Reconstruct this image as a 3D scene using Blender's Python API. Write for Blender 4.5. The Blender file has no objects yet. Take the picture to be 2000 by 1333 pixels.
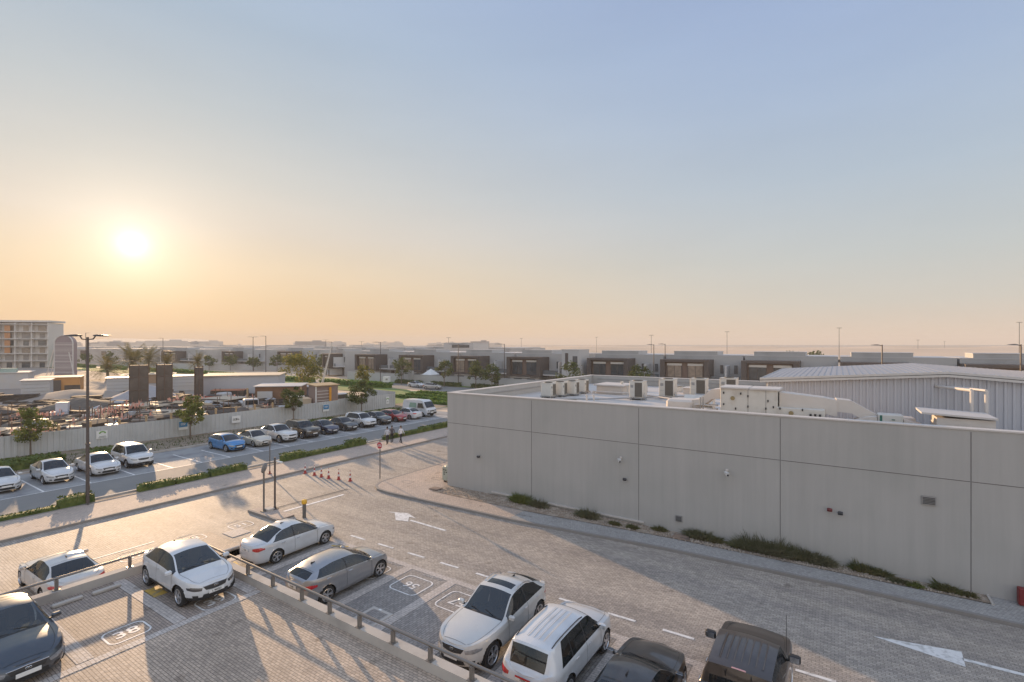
import bpy, bmesh, math, random
from mathutils import Vector, Matrix, noise
from math import sin, cos, pi, radians, sqrt, atan2
random.seed(7)
D = bpy.data
scene = bpy.context.scene
COL = scene.collection

# ---------------------------------------------------------------- camera
CAMH = 10.0
cam = D.cameras.new('camera'); camo = D.objects.new('camera', cam); COL.objects.link(camo)
camo.location = (0, 0, CAMH); camo.rotation_euler = (radians(90), 0, radians(33.36))
cam.sensor_width = 36.0; cam.lens = 17.42; cam.shift_y = 0.00325
cam.clip_start = 0.1; cam.clip_end = 20000
scene.camera = camo

# ---------------------------------------------------------------- sun, sky, exposure
SUN_EL = radians(9.1)
SUN = Vector((-0.9445 * cos(SUN_EL), 0.3286 * cos(SUN_EL), sin(SUN_EL))).normalized()
sl = D.lights.new('sun', 'SUN'); sl.energy = 5.0; sl.angle = radians(0.6); sl.color = (1.0, 0.67, 0.38)
so = D.objects.new('sun', sl); COL.objects.link(so)
so.rotation_euler = SUN.to_track_quat('Z', 'Y').to_euler(); so.location = (-60, 30, 60)

world = D.worlds.new('World'); scene.world = world; world.use_nodes = True
def build_sky():
    nt = world.node_tree; N = nt.nodes; L = nt.links; N.clear()
    out = N.new('ShaderNodeOutputWorld'); bg = N.new('ShaderNodeBackground')
    tc = N.new('ShaderNodeTexCoord'); nrm = N.new('ShaderNodeVectorMath'); nrm.operation = 'NORMALIZE'
    L.new(tc.outputs['Generated'], nrm.inputs[0])
    sep = N.new('ShaderNodeSeparateXYZ'); L.new(nrm.outputs[0], sep.inputs[0])
    def math(op, a, b=None, clamp=False):
        n = N.new('ShaderNodeMath'); n.operation = op; n.use_clamp = clamp
        for i, v in enumerate((a, b)):
            if v is None: continue
            if isinstance(v, (int, float)): n.inputs[i].default_value = v
            else: L.new(v, n.inputs[i])
        return n.outputs[0]
    def ramp(fac, stops):
        r = N.new('ShaderNodeValToRGB'); e = r.color_ramp.elements
        r.color_ramp.interpolation = 'EASE' if False else 'LINEAR'
        while len(e) > 1: e.remove(e[-1])
        for i, (p, c) in enumerate(stops):
            el = e[0] if i == 0 else e.new(p)
            el.position = p; el.color = tuple((v / 255.0) ** 2.2 for v in c) + (1,)
        L.new(fac, r.inputs[0]); return r.outputs[0]
    z = math('MAXIMUM', sep.outputs[2], 0.0)
    away = ramp(z, [(0, (222, 200, 182)), (.02, (220, 202, 184)), (.07, (206, 202, 192)), (.15, (192, 198, 198)), (.28, (177, 192, 207)),
                    (.42, (164, 183, 211)), (.57, (154, 174, 211)), (.72, (166, 186, 220)), (1, (170, 189, 222))])  # last stops lie above the view, raised to fill the shade
    tow = ramp(z, [(0, (238, 194, 148)), (.03, (243, 203, 155)), (.08, (242, 211, 170)), (.14, (238, 216, 186)), (.2, (227, 215, 200)),
                   (.28, (211, 209, 203)), (.38, (193, 200, 204)), (.5, (174, 190, 207)), (.7, (166, 186, 220)), (1, (170, 189, 222))])
    comb = N.new('ShaderNodeCombineXYZ'); L.new(sep.outputs[0], comb.inputs[0]); L.new(sep.outputs[1], comb.inputs[1])
    n2 = N.new('ShaderNodeVectorMath'); n2.operation = 'NORMALIZE'; L.new(comb.outputs[0], n2.inputs[0])
    d = N.new('ShaderNodeVectorMath'); d.operation = 'DOT_PRODUCT'; L.new(n2.outputs[0], d.inputs[0])
    s2 = Vector((SUN.x, SUN.y, 0)).normalized(); d.inputs[1].default_value = s2
    t = math('POWER', math('MAXIMUM', math('DIVIDE', math('SUBTRACT', d.outputs['Value'], .05), .95), 0.0), 2.6)
    # unseen sky behind the camera, made brighter and warmer as added fill light
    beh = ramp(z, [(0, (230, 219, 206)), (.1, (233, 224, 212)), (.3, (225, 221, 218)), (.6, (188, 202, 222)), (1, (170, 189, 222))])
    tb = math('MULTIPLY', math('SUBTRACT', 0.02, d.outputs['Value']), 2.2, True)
    # uneven thin haze veils
    nz = N.new('ShaderNodeTexNoise'); nz.inputs['Scale'].default_value = 2.2; nz.inputs['Detail'].default_value = 4
    mp = N.new('ShaderNodeMapping'); mp.inputs['Scale'].default_value = (1, 1, 5); L.new(nrm.outputs[0], mp.inputs[0]); L.new(mp.outputs[0], nz.inputs['Vector'])
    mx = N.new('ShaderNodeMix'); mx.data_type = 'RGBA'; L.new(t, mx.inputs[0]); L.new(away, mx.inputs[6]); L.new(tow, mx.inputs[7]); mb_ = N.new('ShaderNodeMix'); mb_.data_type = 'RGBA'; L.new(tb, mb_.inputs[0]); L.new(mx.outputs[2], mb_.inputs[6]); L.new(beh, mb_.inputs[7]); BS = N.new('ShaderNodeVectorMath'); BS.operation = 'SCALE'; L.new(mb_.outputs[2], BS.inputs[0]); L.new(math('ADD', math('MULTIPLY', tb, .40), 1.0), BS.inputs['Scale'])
    veil = math('ADD', math('MULTIPLY', nz.outputs['Fac'], .13), .935)
    vs = N.new('ShaderNodeVectorMath'); vs.operation = 'SCALE'; L.new(BS.outputs[0], vs.inputs[0]); L.new(veil, vs.inputs['Scale'])
    ds = N.new('ShaderNodeVectorMath'); ds.operation = 'DOT_PRODUCT'; L.new(nrm.outputs[0], ds.inputs[0]); ds.inputs[1].default_value = SUN
    dc = math('MAXIMUM', ds.outputs['Value'], 0.0)
    def glow(n, k, col):
        g = math('MULTIPLY', math('POWER', dc, n), k)
        v = N.new('ShaderNodeVectorMath'); v.operation = 'SCALE'; v.inputs[0].default_value = col; L.new(g, v.inputs['Scale']); return v.outputs[0]
    acc = vs.outputs[0]
    for g in (glow(6500, .6, (1, .97, .85)), glow(1300, .24, (1, .93, .75)), glow(260, .19, (1, .88, .66)), glow(55, .09, (1, .85, .65))):
        a = N.new('ShaderNodeVectorMath'); a.operation = 'ADD'; L.new(acc, a.inputs[0]); L.new(g, a.inputs[1]); acc = a.outputs[0]
    sky = N.new('ShaderNodeTexSky'); sky.sky_type = 'NISHITA'; sky.sun_disc = False
    sky.sun_elevation = SUN_EL; sky.sun_rotation = atan2(SUN.x, SUN.y); sky.dust_density = 4; sky.air_density = 1.4
    ss = N.new('ShaderNodeVectorMath'); ss.operation = 'SCALE'; ss.inputs['Scale'].default_value = .0012; L.new(sky.outputs[0], ss.inputs[0])
    a = N.new('ShaderNodeVectorMath'); a.operation = 'ADD'; L.new(acc, a.inputs[0]); L.new(ss.outputs[0], a.inputs[1])
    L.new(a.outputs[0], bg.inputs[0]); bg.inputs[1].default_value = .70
    L.new(bg.outputs[0], out.inputs[0])
build_sky()
scene.view_settings.view_transform = 'Standard'; scene.view_settings.look = 'None'
scene.view_settings.exposure = 0.52; scene.view_settings.gamma = 1.0
scene.cycles.use_denoising = True
scene.cycles.max_bounces = 6; scene.cycles.diffuse_bounces = 3; scene.cycles.glossy_bounces = 3; scene.cycles.volume_bounces = 0
scene.cycles.sample_clamp_indirect = 4.0
scene.cycles.caustics_reflective = False; scene.cycles.caustics_refractive = False

# ---------------------------------------------------------------- materials
def srgb(r, g, b): return tuple((v / 255.0) ** 2.2 for v in (r, g, b))
MATS = {}
def mat(name, col, rough=.7, metal=0.0, coat=0.0, streak=0.0, var=.12, vscale=3.0, bump=0.0, bscale=20.0, spec=.5, dirt=None, dscale=.6, emis=None):
    """Procedural Principled material: base colour broken up by noise, optional bump and a second dirt colour."""
    if name in MATS: return MATS[name]
    m = D.materials.new(name); m.use_nodes = True; nt = m.node_tree; N = nt.nodes; L = nt.links
    b = N['Principled BSDF']; b.inputs['Roughness'].default_value = rough; b.inputs['Metallic'].default_value = metal
    b.inputs['Coat Weight'].default_value = coat; b.inputs['Coat Roughness'].default_value = .04
    b.inputs['Specular IOR Level'].default_value = spec
    tc = N.new('ShaderNodeTexCoord'); nz = N.new('ShaderNodeTexNoise'); nz.inputs['Scale'].default_value = vscale; nz.inputs['Detail'].default_value = 5
    L.new(tc.outputs['Object'], nz.inputs['Vector'])
    mx = N.new('ShaderNodeMix'); mx.data_type = 'RGBA'
    mx.inputs[6].default_value = tuple(c * (1 - var) for c in col) + (1,); mx.inputs[7].default_value = tuple(min(1, c * (1 + var)) for c in col) + (1,)
    L.new(nz.outputs['Fac'], mx.inputs[0]); last = mx.outputs[2]
    if dirt:
        n3 = N.new('ShaderNodeTexNoise'); n3.inputs['Scale'].default_value = dscale; n3.inputs['Detail'].default_value = 7; L.new(tc.outputs['Object'], n3.inputs['Vector'])
        r = N.new('ShaderNodeValToRGB'); r.color_ramp.elements[0].position = .48; r.color_ramp.elements[1].position = .68; L.new(n3.outputs['Fac'], r.inputs[0])
        m2 = N.new('ShaderNodeMix'); m2.data_type = 'RGBA'; L.new(r.outputs[0], m2.inputs[0]); L.new(last, m2.inputs[6]); m2.inputs[7].default_value = tuple(dirt) + (1,); last = m2.outputs[2]
    if streak:
        mp = N.new('ShaderNodeMapping'); mp.inputs['Scale'].default_value = (2.6, 2.6, .12); L.new(tc.outputs['Object'], mp.inputs[0])
        n5 = N.new('ShaderNodeTexNoise'); n5.inputs['Scale'].default_value = 1.0; n5.inputs['Detail'].default_value = 9; n5.inputs['Roughness'].default_value = .7; L.new(mp.outputs[0], n5.inputs['Vector'])
        r5 = N.new('ShaderNodeValToRGB'); r5.color_ramp.elements[0].position = .35; r5.color_ramp.elements[1].position = .65
        r5.color_ramp.elements[0].color = (1 - streak,) * 3 + (1,); r5.color_ramp.elements[1].color = (1 + streak * .3,) * 3 + (1,); L.new(n5.outputs['Fac'], r5.inputs[0])
        m5 = N.new('ShaderNodeMix'); m5.data_type = 'RGBA'; m5.blend_type = 'MULTIPLY'; m5.inputs[0].default_value = 1; L.new(last, m5.inputs[6]); L.new(r5.outputs[0], m5.inputs[7]); last = m5.outputs[2]
    L.new(last, b.inputs['Base Color'])
    if bump:
        n2 = N.new('ShaderNodeTexNoise'); n2.inputs['Scale'].default_value = bscale; n2.inputs['Detail'].default_value = 4; L.new(tc.outputs['Object'], n2.inputs['Vector'])
        bp = N.new('ShaderNodeBump'); bp.inputs['Strength'].default_value = bump; bp.inputs['Distance'].default_value = .02
        L.new(n2.outputs['Fac'], bp.inputs['Height']); L.new(bp.outputs[0], b.inputs['Normal'])
    if emis: b.inputs['Emission Color'].default_value = tuple(emis) + (1,); b.inputs['Emission Strength'].default_value = 1
    MATS[name] = m; return m

def paver_mat(name, c1, c2, mortar, bw=.2, bh=.1, rot=0.0, rough=.6, stain=.25, offset=.5, spec=.5, track=0.0):
    if name in MATS: return MATS[name]
    m = D.materials.new(name); m.use_nodes = True; nt = m.node_tree; N = nt.nodes; L = nt.links
    b = N['Principled BSDF']; b.inputs['Roughness'].default_value = min(.9, rough + .12); b.inputs['Specular IOR Level'].default_value = .38
    tc = N.new('ShaderNodeTexCoord'); mp = N.new('ShaderNodeMapping'); mp.inputs['Rotation'].default_value = (0, 0, rot)
    L.new(tc.outputs['Object'], mp.inputs[0])
    br = N.new('ShaderNodeTexBrick'); br.offset = offset; br.inputs['Scale'].default_value = 1.0; br.inputs['Brick Width'].default_value = bw; br.inputs['Row Height'].default_value = bh
    br.inputs['Mortar Size'].default_value = .007; br.inputs['Mortar Smooth'].default_value = .3
    br.inputs['Color1'].default_value = c1 + (1,); br.inputs['Color2'].default_value = c2 + (1,); br.inputs['Mortar'].default_value = mortar + (1,)
    L.new(mp.outputs[0], br.inputs['Vector'])
    nz = N.new('ShaderNodeTexNoise'); nz.inputs['Scale'].default_value = .45; nz.inputs['Detail'].default_value = 8; nz.inputs['Roughness'].default_value = .65; L.new(tc.outputs['Object'], nz.inputs['Vector'])
    n4 = N.new('ShaderNodeTexNoise'); n4.inputs['Scale'].default_value = 9; n4.inputs['Detail'].default_value = 3; L.new(tc.outputs['Object'], n4.inputs['Vector'])
    r = N.new('ShaderNodeValToRGB'); r.color_ramp.elements[0].position = .3; r.color_ramp.elements[1].position = .7
    r.color_ramp.elements[0].color = (1 - stain,) * 3 + (1,); r.color_ramp.elements[1].color = (1, 1, 1, 1); L.new(nz.outputs['Fac'], r.inputs[0])
    r2 = N.new('ShaderNodeValToRGB'); r2.color_ramp.elements[0].position = .25; r2.color_ramp.elements[1].position = .75
    r2.color_ramp.elements[0].color = (.8, .8, .8, 1); r2.color_ramp.elements[1].color = (1.12, 1.12, 1.12, 1); L.new(n4.outputs['Fac'], r2.inputs[0])
    def mul(a, c):
        x = N.new('ShaderNodeMix'); x.data_type = 'RGBA'; x.blend_type = 'MULTIPLY'; x.inputs[0].default_value = 1; L.new(a, x.inputs[6]); L.new(c, x.inputs[7]); return x.outputs[2]
    fin = mul(mul(br.outputs['Color'], r.outputs[0]), r2.outputs[0])
    if track:
        mp3 = N.new('ShaderNodeMapping'); mp3.inputs['Scale'].default_value = (.07, 1.1, 1); L.new(tc.outputs['Object'], mp3.inputs[0])
        n6 = N.new('ShaderNodeTexNoise'); n6.inputs['Scale'].default_value = 1.0; n6.inputs['Detail'].default_value = 6; L.new(mp3.outputs[0], n6.inputs['Vector'])
        r6 = N.new('ShaderNodeValToRGB'); r6.color_ramp.elements[0].position = .38; r6.color_ramp.elements[1].position = .60; r6.color_ramp.elements[0].color = (1 - track,) * 3 + (1,); r6.color_ramp.elements[1].color = (1.04, 1.03, 1.0, 1); L.new(n6.outputs['Fac'], r6.inputs[0]); fin = mul(fin, r6.outputs[0])
    # oily spots
    n7 = N.new('ShaderNodeTexNoise'); n7.inputs['Scale'].default_value = 1.3; n7.inputs['Detail'].default_value = 2; L.new(tc.outputs['Object'], n7.inputs['Vector'])
    r7 = N.new('ShaderNodeValToRGB'); r7.color_ramp.elements[0].position = .66; r7.color_ramp.elements[1].position = .74; r7.color_ramp.elements[0].color = (1, 1, 1, 1); r7.color_ramp.elements[1].color = (.70, .69, .68, 1); L.new(n7.outputs['Fac'], r7.inputs[0]); fin = mul(fin, r7.outputs[0])
    L.new(fin, b.inputs['Base Color'])
    bp = N.new('ShaderNodeBump'); bp.invert = True; bp.inputs['Strength'].default_value = .9; bp.inputs['Distance'].default_value = .010
    L.new(br.outputs['Fac'], bp.inputs['Height'])
    b2 = N.new('ShaderNodeBump'); b2.inputs['Strength'].default_value = .35; b2.inputs['Distance'].default_value = .02; L.new(n4.outputs['Fac'], b2.inputs['Height']); L.new(bp.outputs[0], b2.inputs['Normal'])
    L.new(b2.outputs[0], b.inputs['Normal'])
    MATS[name] = m; return m

# ---------------------------------------------------------------- mesh helpers
class MB:
    """Collects faces and links them as ONE mesh object."""
    def __init__(s): s.v = []; s.f = []; s.m = []
    def poly(s, pts, mi=0):
        n = len(s.v); s.v += [tuple(p) for p in pts]; s.f.append(tuple(range(n, n + len(pts)))); s.m.append(mi)
    def box(s, c, d, rz=0.0, mi=0, tilt=None, bev=0):
        hx, hy, hz = d[0] / 2, d[1] / 2, d[2] / 2; n = len(s.v)
        M = Matrix.Rotation(rz, 3, 'Z')
        if tilt: M = M @ Matrix.Rotation(tilt[1], 3, tilt[0])
        c = Vector(c)
        if bev:
            b = bev; P = []
            for sz, ins in ((-hz, b), (-hz + b, 0), (hz - b, 0), (hz, b)):
                x, y = hx - ins, hy - ins; k = b if ins == 0 else b * .6
                P.append([(-x + k, -y, sz), (x - k, -y, sz), (x, -y + k, sz), (x, y - k, sz), (x - k, y, sz), (-x + k, y, sz), (-x, y - k, sz), (-x, -y + k, sz)])
            for ring in P: s.v += [tuple(c + M @ Vector(p)) for p in ring]
            for r in range(3):
                for k in range(8): s.f.append((n + r * 8 + k, n + r * 8 + (k + 1) % 8, n + (r + 1) * 8 + (k + 1) % 8, n + (r + 1) * 8 + k)); s.m.append(mi)
            s.f.append(tuple(n + 7 - k for k in range(8))); s.m.append(mi); s.f.append(tuple(n + 24 + k for k in range(8))); s.m.append(mi); return
        for x, y, z in ((-hx, -hy, -hz), (hx, -hy, -hz), (hx, hy, -hz), (-hx, hy, -hz), (-hx, -hy, hz), (hx, -hy, hz), (hx, hy, hz), (-hx, hy, hz)):
            s.v.append(tuple(c + M @ Vector((x, y, z))))
        for q in ((0, 3, 2, 1), (4, 5, 6, 7), (0, 1, 5, 4), (1, 2, 6, 5), (2, 3, 7, 6), (3, 0, 4, 7)):
            s.f.append(tuple(n + i for i in q)); s.m.append(mi)
    def tube(s, p0, p1, r, n=10, mi=0, r1=None, cap=True):
        p0, p1 = Vector(p0), Vector(p1); r1 = r if r1 is None else r1
        q = (p1 - p0).to_track_quat('Z', 'Y'); k = len(s.v)
        for p, rr in ((p0, r), (p1, r1)):
            for i in range(n): s.v.append(tuple(p + q @ Vector((rr * cos(2 * pi * i / n), rr * sin(2 * pi * i / n), 0))))
        for i in range(n): s.f.append((k + i, k + (i + 1) % n, k + n + (i + 1) % n, k + n + i)); s.m.append(mi)
        if cap: s.f.append(tuple(k + n - 1 - i for i in range(n))); s.m.append(mi); s.f.append(tuple(k + n + i for i in range(n))); s.m.append(mi)
    def path(s, pts, r, n=8, mi=0):
        for a, b in zip(pts, pts[1:]): s.tube(a, b, r, n, mi)
    def lathe(s, prof, n=24, mi=0, M=None, c=(0, 0, 0)):
        k = len(s.v); M = M or Matrix.Identity(3); c = Vector(c)
        for r, z in prof:
            for i in range(n): s.v.append(tuple(c + M @ Vector((r * cos(2 * pi * i / n), r * sin(2 * pi * i / n), z))))
        for j in range(len(prof) - 1):
            for i in range(n):
                a = k + j * n + i; b = k + j * n + (i + 1) % n; s.f.append((a, b, b + n, a + n)); s.m.append(mi)
    def prism(s, pts, z0, z1, mi=0, top=None):
        k = len(s.v); n = len(pts)
        s.v += [(p[0], p[1], z0) for p in pts] + [(p[0], p[1], z1) for p in pts]
        for i in range(n): s.f.append((k + i, k + (i + 1) % n, k + n + (i + 1) % n, k + n + i)); s.m.append(mi)
        s.f.append(tuple(k + n + i for i in range(n))); s.m.append(mi if top is None else top)
        s.f.append(tuple(k + n - 1 - i for i in range(n))); s.m.append(mi)
    def grid(s, P, mi=0, flip=False):
        k = len(s.v); R, C = len(P), len(P[0])
        for row in P: s.v += [tuple(p) for p in row]
        for i in range(R - 1):
            for j in range(C - 1):
                q = (k + i * C + j, k + i * C + j + 1, k + (i + 1) * C + j + 1, k + (i + 1) * C + j)
                s.f.append(q[::-1] if flip else q); s.m.append(mi)
    def build(s, name, mats, parent=None, smooth=False, loc=None, rz=None, sharp=40):
        me = D.meshes.new(name); me.from_pydata(s.v, [], s.f)
        if not isinstance(mats, (list, tuple)): mats = [mats]
        for m in mats: me.materials.append(m)
        if len(mats) > 1: me.polygons.foreach_set('material_index', s.m)
        if smooth:
            me.polygons.foreach_set('use_smooth', [True] * len(s.f)); me.update()
            me.set_sharp_from_angle(angle=radians(sharp))
        me.update()
        o = D.objects.new(name, me); COL.objects.link(o)
        if parent: o.parent = parent
        if loc is not None: o.location = loc
        if rz is not None: o.rotation_euler = (0, 0, rz)
        return o
def tag(o, label=None, cat=None, group=None, kind=None):
    if label: o['label'] = label
    if cat: o['category'] = cat
    if group: o['group'] = group
    if kind: o['kind'] = kind
    return o
def empty(name, loc=(0, 0, 0), rz=0.0, label=None, cat=None, group=None):
    o = D.objects.new(name, None); COL.objects.link(o); o.location = loc; o.rotation_euler = (0, 0, rz)
    o.empty_display_size = .2
    return tag(o, label, cat, group)
def kids(o): return [c for c in D.objects if c.parent == o]
def copy_tree(o, parent=None, ch=None):
    if ch is None:
        ch = {}
        for x in D.objects:
            if x.parent: ch.setdefault(x.parent, []).append(x)
    c = o.copy(); COL.objects.link(c)
    if parent: c.parent = parent
    for k in ch.get(o, []): copy_tree(k, c, ch)
    return c
def text_mesh(body, size, name, m, parent=None, loc=(0, 0, 0), rot=(0, 0, 0), ext=.002, sx=1.0):
    cu = D.curves.new('t', 'FONT'); cu.body = body; cu.size = size; cu.extrude = ext; cu.align_x = 'CENTER'; cu.align_y = 'CENTER'; cu.offset = size * .012
    t = D.objects.new('t', cu); COL.objects.link(t)
    me = D.meshes.new_from_object(t.evaluated_get(bpy.context.evaluated_depsgraph_get())); D.objects.remove(t)
    me.name = name; me.materials.clear(); me.materials.append(m)
    o = D.objects.new(name, me); COL.objects.link(o); o.parent = parent; o.location = loc; o.rotation_euler = rot; o.scale = (sx, 1, 1); return o
ORD = 'first second third fourth fifth sixth seventh eighth ninth tenth eleventh twelfth thirteenth fourteenth fifteenth sixteenth seventeenth eighteenth nineteenth twentieth'.split()
ORD += ['twenty-' + w for w in ORD[:9]] + ['thirtieth'] + ['thirty-' + w for w in ORD[:9]] + ['fortieth'] + ['forty-' + w for w in ORD[:9]]
def camx(p): k = p[0] * .8352 + p[1] * .5498; d = -.5498 * p[0] + .8353 * p[1]; return k / max(1, d)
def order_labels(objs, tail):
    for k, o in enumerate(sorted(objs, key=lambda o: camx(o.location))): o['label'] = ('leftmost' if k == 0 else ORD[k] + ' from the left') + ' of the ' + tail
def lerp(a, b, t): return a + (b - a) * t
def pchip(pts):
    pts = sorted(pts); X = [p[0] for p in pts]; Y = [p[1] for p in pts]; n = len(X)
    d = [(Y[i + 1] - Y[i]) / (X[i + 1] - X[i]) for i in range(n - 1)]
    m = [d[0]] + [0 if d[i - 1] * d[i] <= 0 else 2 * d[i - 1] * d[i] / (d[i - 1] + d[i]) for i in range(1, n - 1)] + [d[-1]]
    def f(x):
        if x <= X[0]: return Y[0]
        if x >= X[-1]: return Y[-1]
        i = 0
        while x > X[i + 1]: i += 1
        h = X[i + 1] - X[i]; t = (x - X[i]) / h
        return (2 * t**3 - 3 * t * t + 1) * Y[i] + (t**3 - 2 * t * t + t) * h * m[i] + (-2 * t**3 + 3 * t * t) * Y[i + 1] + (t**3 - t * t) * h * m[i + 1]
    return f
# ================================================================ GROUND AND ROADS
M_SAND = mat('desert_sand', (.66, .50, .36), .95, var=.15, vscale=.01, bump=.2, bscale=.6, dirt=(.46, .36, .26), dscale=.006)
M_ASPH = mat('asphalt', (.215, .21, .20), .85, var=.12, vscale=.35, bump=.3, bscale=60, dirt=(.24, .23, .215), dscale=.5)
M_BAYA = mat('bay_asphalt', (.31, .31, .305), .8, var=.10, vscale=.6, bump=.3, bscale=60, dirt=(.20, .20, .21), dscale=.7)
M_LANE = paver_mat('lane_pavers', (.57, .50, .435), (.40, .355, .315), (.20, .18, .155), .2, .1, radians(0), .58, .24, track=.16)
M_LOT = paver_mat('lot_pavers', (.66, .525, .405), (.48, .385, .305), (.22, .18, .15), .17, .085, radians(0), .6, .28)
M_BAYP = paver_mat('bay_pavers', (.42, .385, .35), (.30, .275, .255), (.16, .145, .135), .2, .1, radians(90), .6, .2)
M_STRIP = paver_mat('pale_strip_pavers', (.66, .59, .53), (.56, .50, .45), (.30, .27, .25), .2, .1, 0, .6, .15)
M_WALK = paver_mat('pink_walk_pavers', (.64, .52, .43), (.52, .43, .365), (.32, .27, .23), .2, .1, radians(90), .7, .2)
M_WALKG = paver_mat('grey_walk_tiles', (.50, .48, .455), (.40, .385, .365), (.26, .25, .24), .11, .11, 0, .7, .2, offset=.5)
M_KERB = mat('kerb_concrete', (.27, .25, .23), .85, var=.15, vscale=2, bump=.2, bscale=30, dirt=(.25, .23, .21), dscale=1)
M_CONC = mat('concrete', (.50, .46, .41), .85, var=.12, vscale=1.5, bump=.15, bscale=30, dirt=(.36, .33, .30), dscale=.8)
M_LINE = mat('road_paint', (.78, .76, .73), .65, var=.06, vscale=6, dirt=(.48, .46, .43), dscale=5)
M_LINEF = mat('faded_road_paint', (.48, .45, .42), .7, var=.15, vscale=9, dirt=(.30, .28, .26), dscale=7)
M_GRAVEL = mat('gravel_soil', (.29, .225, .17), .95, var=.45, vscale=16, bump=1.0, bscale=24, dirt=(.45, .38, .31), dscale=2)
M_VERGE = mat('verge_earth', (.27, .21, .155), .95, var=.3, vscale=2.5, bump=.6, bscale=8, dirt=(.12, .12, .05), dscale=.7)
M_SITE = mat('site_earth', (.30, .25, .205), .95, var=.2, vscale=.2, bump=.5, bscale=3, dirt=(.28, .24, .21), dscale=.09)
M_GRASSG = mat('lawn_green', (.13, .21, .05), .9, var=.3, vscale=1.5, bump=.8, bscale=12, dirt=(.17, .19, .06), dscale=.3)

def sheet(name, pts, z, m, kind='structure', th=None):
    mb = MB()
    if th: mb.prism(pts, z - th, z)
    else: mb.poly([(p[0], p[1], z) for p in pts])
    return tag(mb.build(name, m), kind=kind)
def rect(x0, y0, x1, y1): return [(x0, y0), (x1, y0), (x1, y1), (x0, y1)]
sheet('ground', rect(-7000, -1500, 4000, 7000), -.06, M_SAND)
sheet('car_park_paving', rect(-35.2, -14, 26, 62), 0.0, M_LANE)
# side road beyond the hedge (asphalt) with its parking bays, far cross road
sheet('asphalt_road', rect(-44.9, -14, -39.9, 70), 0.0, M_ASPH)
sheet('bay_paving', rect(-52.4, -14, -44.9, 56), 0.0, M_BAYA)
sheet('verge', rect(-62, -14, -52.4, 62), 0.06, M_VERGE)
sheet('cross_road', [(-44.9, 70), (-39.9, 70), (-36, 82), (-36, 90), (-400, 90), (-400, 80), (-62, 80), (-48, 78)], -.02, M_ASPH)
sheet('site_ground', [(-62, -60), (-61, 8), (-58.8, 33), (-58.8, 55), (-66, 62), (-300, 66), (-300, -120), (-62, -120)], 0.02, M_SITE)
LZ = .90      # the near car park lies on a deck 0.9 m above the lane
sheet('lot_paving', rect(-23.2, -14, 26, 10.2), LZ, M_LOT, th=.95)
def ribbon(name, pts, w, z0, z1, m, kind='structure', closed=False):
    """kerb-like strip of width w left of the polyline"""
    mb = MB(); n = len(pts); off = []
    for i, p in enumerate(pts):
        a = Vector(pts[max(0, i - 1)]); b = Vector(pts[min(n - 1, i + 1)]); d = (b - a).normalized(); off.append((p[0] - d.y * w, p[1] + d.x * w))
    for i in range(n - 1):
        a, b, c, d = pts[i], pts[i + 1], off[i + 1], off[i]
        mb.poly([(*a, z1), (*b, z1), (*c, z1), (*d, z1)]); mb.poly([(*a, z0), (*b, z0), (*b, z1), (*a, z1)]); mb.poly([(*c, z0), (*d, z0), (*d, z1), (*c, z1)])
    mb.poly([(*pts[0], z0), (*pts[0], z1), (*off[0], z1), (*off[0], z0)]); mb.poly([(*pts[-1], z0), (*off[-1], z0), (*off[-1], z1), (*pts[-1], z1)])
    return tag(mb.build(name, m), kind=kind)
# left pavement between lane and hedge
ribbon('kerb', [(-35.2, -14), (-35.2, 62)], .16, -.02, .13, M_KERB)
sheet('pavement', rect(-38.75, -14, -35.36, 62), .12, M_WALK, th=.12)
ribbon('kerb', [(-38.75, -14), (-38.75, 62)], .10, -.02, .15, M_KERB)
sheet('planting_bed', rect(-39.75, -14, -38.85, 62), .09, M_GRAVEL, th=.1)
ribbon('kerb', [(-39.75, -14), (-39.75, 66)], .18, -.02, .15, M_CONC)
ribbon('kerb', [(-52.4, -14), (-52.4, 56), (-52.0, 58), (-50, 60), (-46, 61)], .16, -.02, .16, M_CONC)
# right pavement in front of the blank wall, rounded corner at the side street
KR = [(-27.6, 62), (-27.6, 25.2), (-27.5, 24.4), (-27.1, 23.7), (-26.4, 23.25), (-25.2, 23.1), (-15.3, 23.35), (-7, 24.15), (0, 24.4), (26, 24.5)]
ribbon('kerb', KR, .16, -.02, .13, M_KERB)
KI = [(-27.44, 62), (-27.44, 25.2), (-27.34, 24.46), (-26.98, 23.82), (-26.35, 23.4), (-25.2, 23.26), (-15.3, 23.51), (-7, 24.31), (0, 24.56), (26, 24.66)]
sheet('pavement', KI[:6] + [(-15.3, 23.51), (-7, 24.31), (0, 24.56), (26, 24.66), (26, 26.55), (4.9, 26.55), (4.9, 25.75), (-7, 25.55), (-15.3, 24.95), (-22.7, 24.85), (-22.7, 62)], .12, M_WALKG, th=.12)
sheet('pavement_corner', [(-27.42, 60), (-27.42, 25.2), (-27.32, 24.46), (-26.96, 23.84), (-26.33, 23.42), (-25.2, 23.28), (-15.6, 23.52), (-15.6, 24.9), (-22.7, 24.85), (-22.7, 60)], .124, M_WALK)
sheet('gravel_bed', [(-22.9, 26.6), (-22.9, 24.87), (-15.3, 24.97), (-7, 25.57), (4.88, 25.77), (4.88, 26.6)], .135, M_GRAVEL)
mb = MB(); mb.box((4.9, 26.15, .14), (.08, .9, .06)); tag(mb.build('bed_edging', M_CONC), kind='structure')
# kerbed retaining wall under the railing
ribbon('kerb_wall', [(-23.55, 10.2), (26, 10.2)], .31, -.02, LZ + .30, M_CONC)
ribbon('kerb_wall', [(-23.2, 10.2), (-23.2, -14)], -.35, -.02, LZ + .30, M_CONC)
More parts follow.
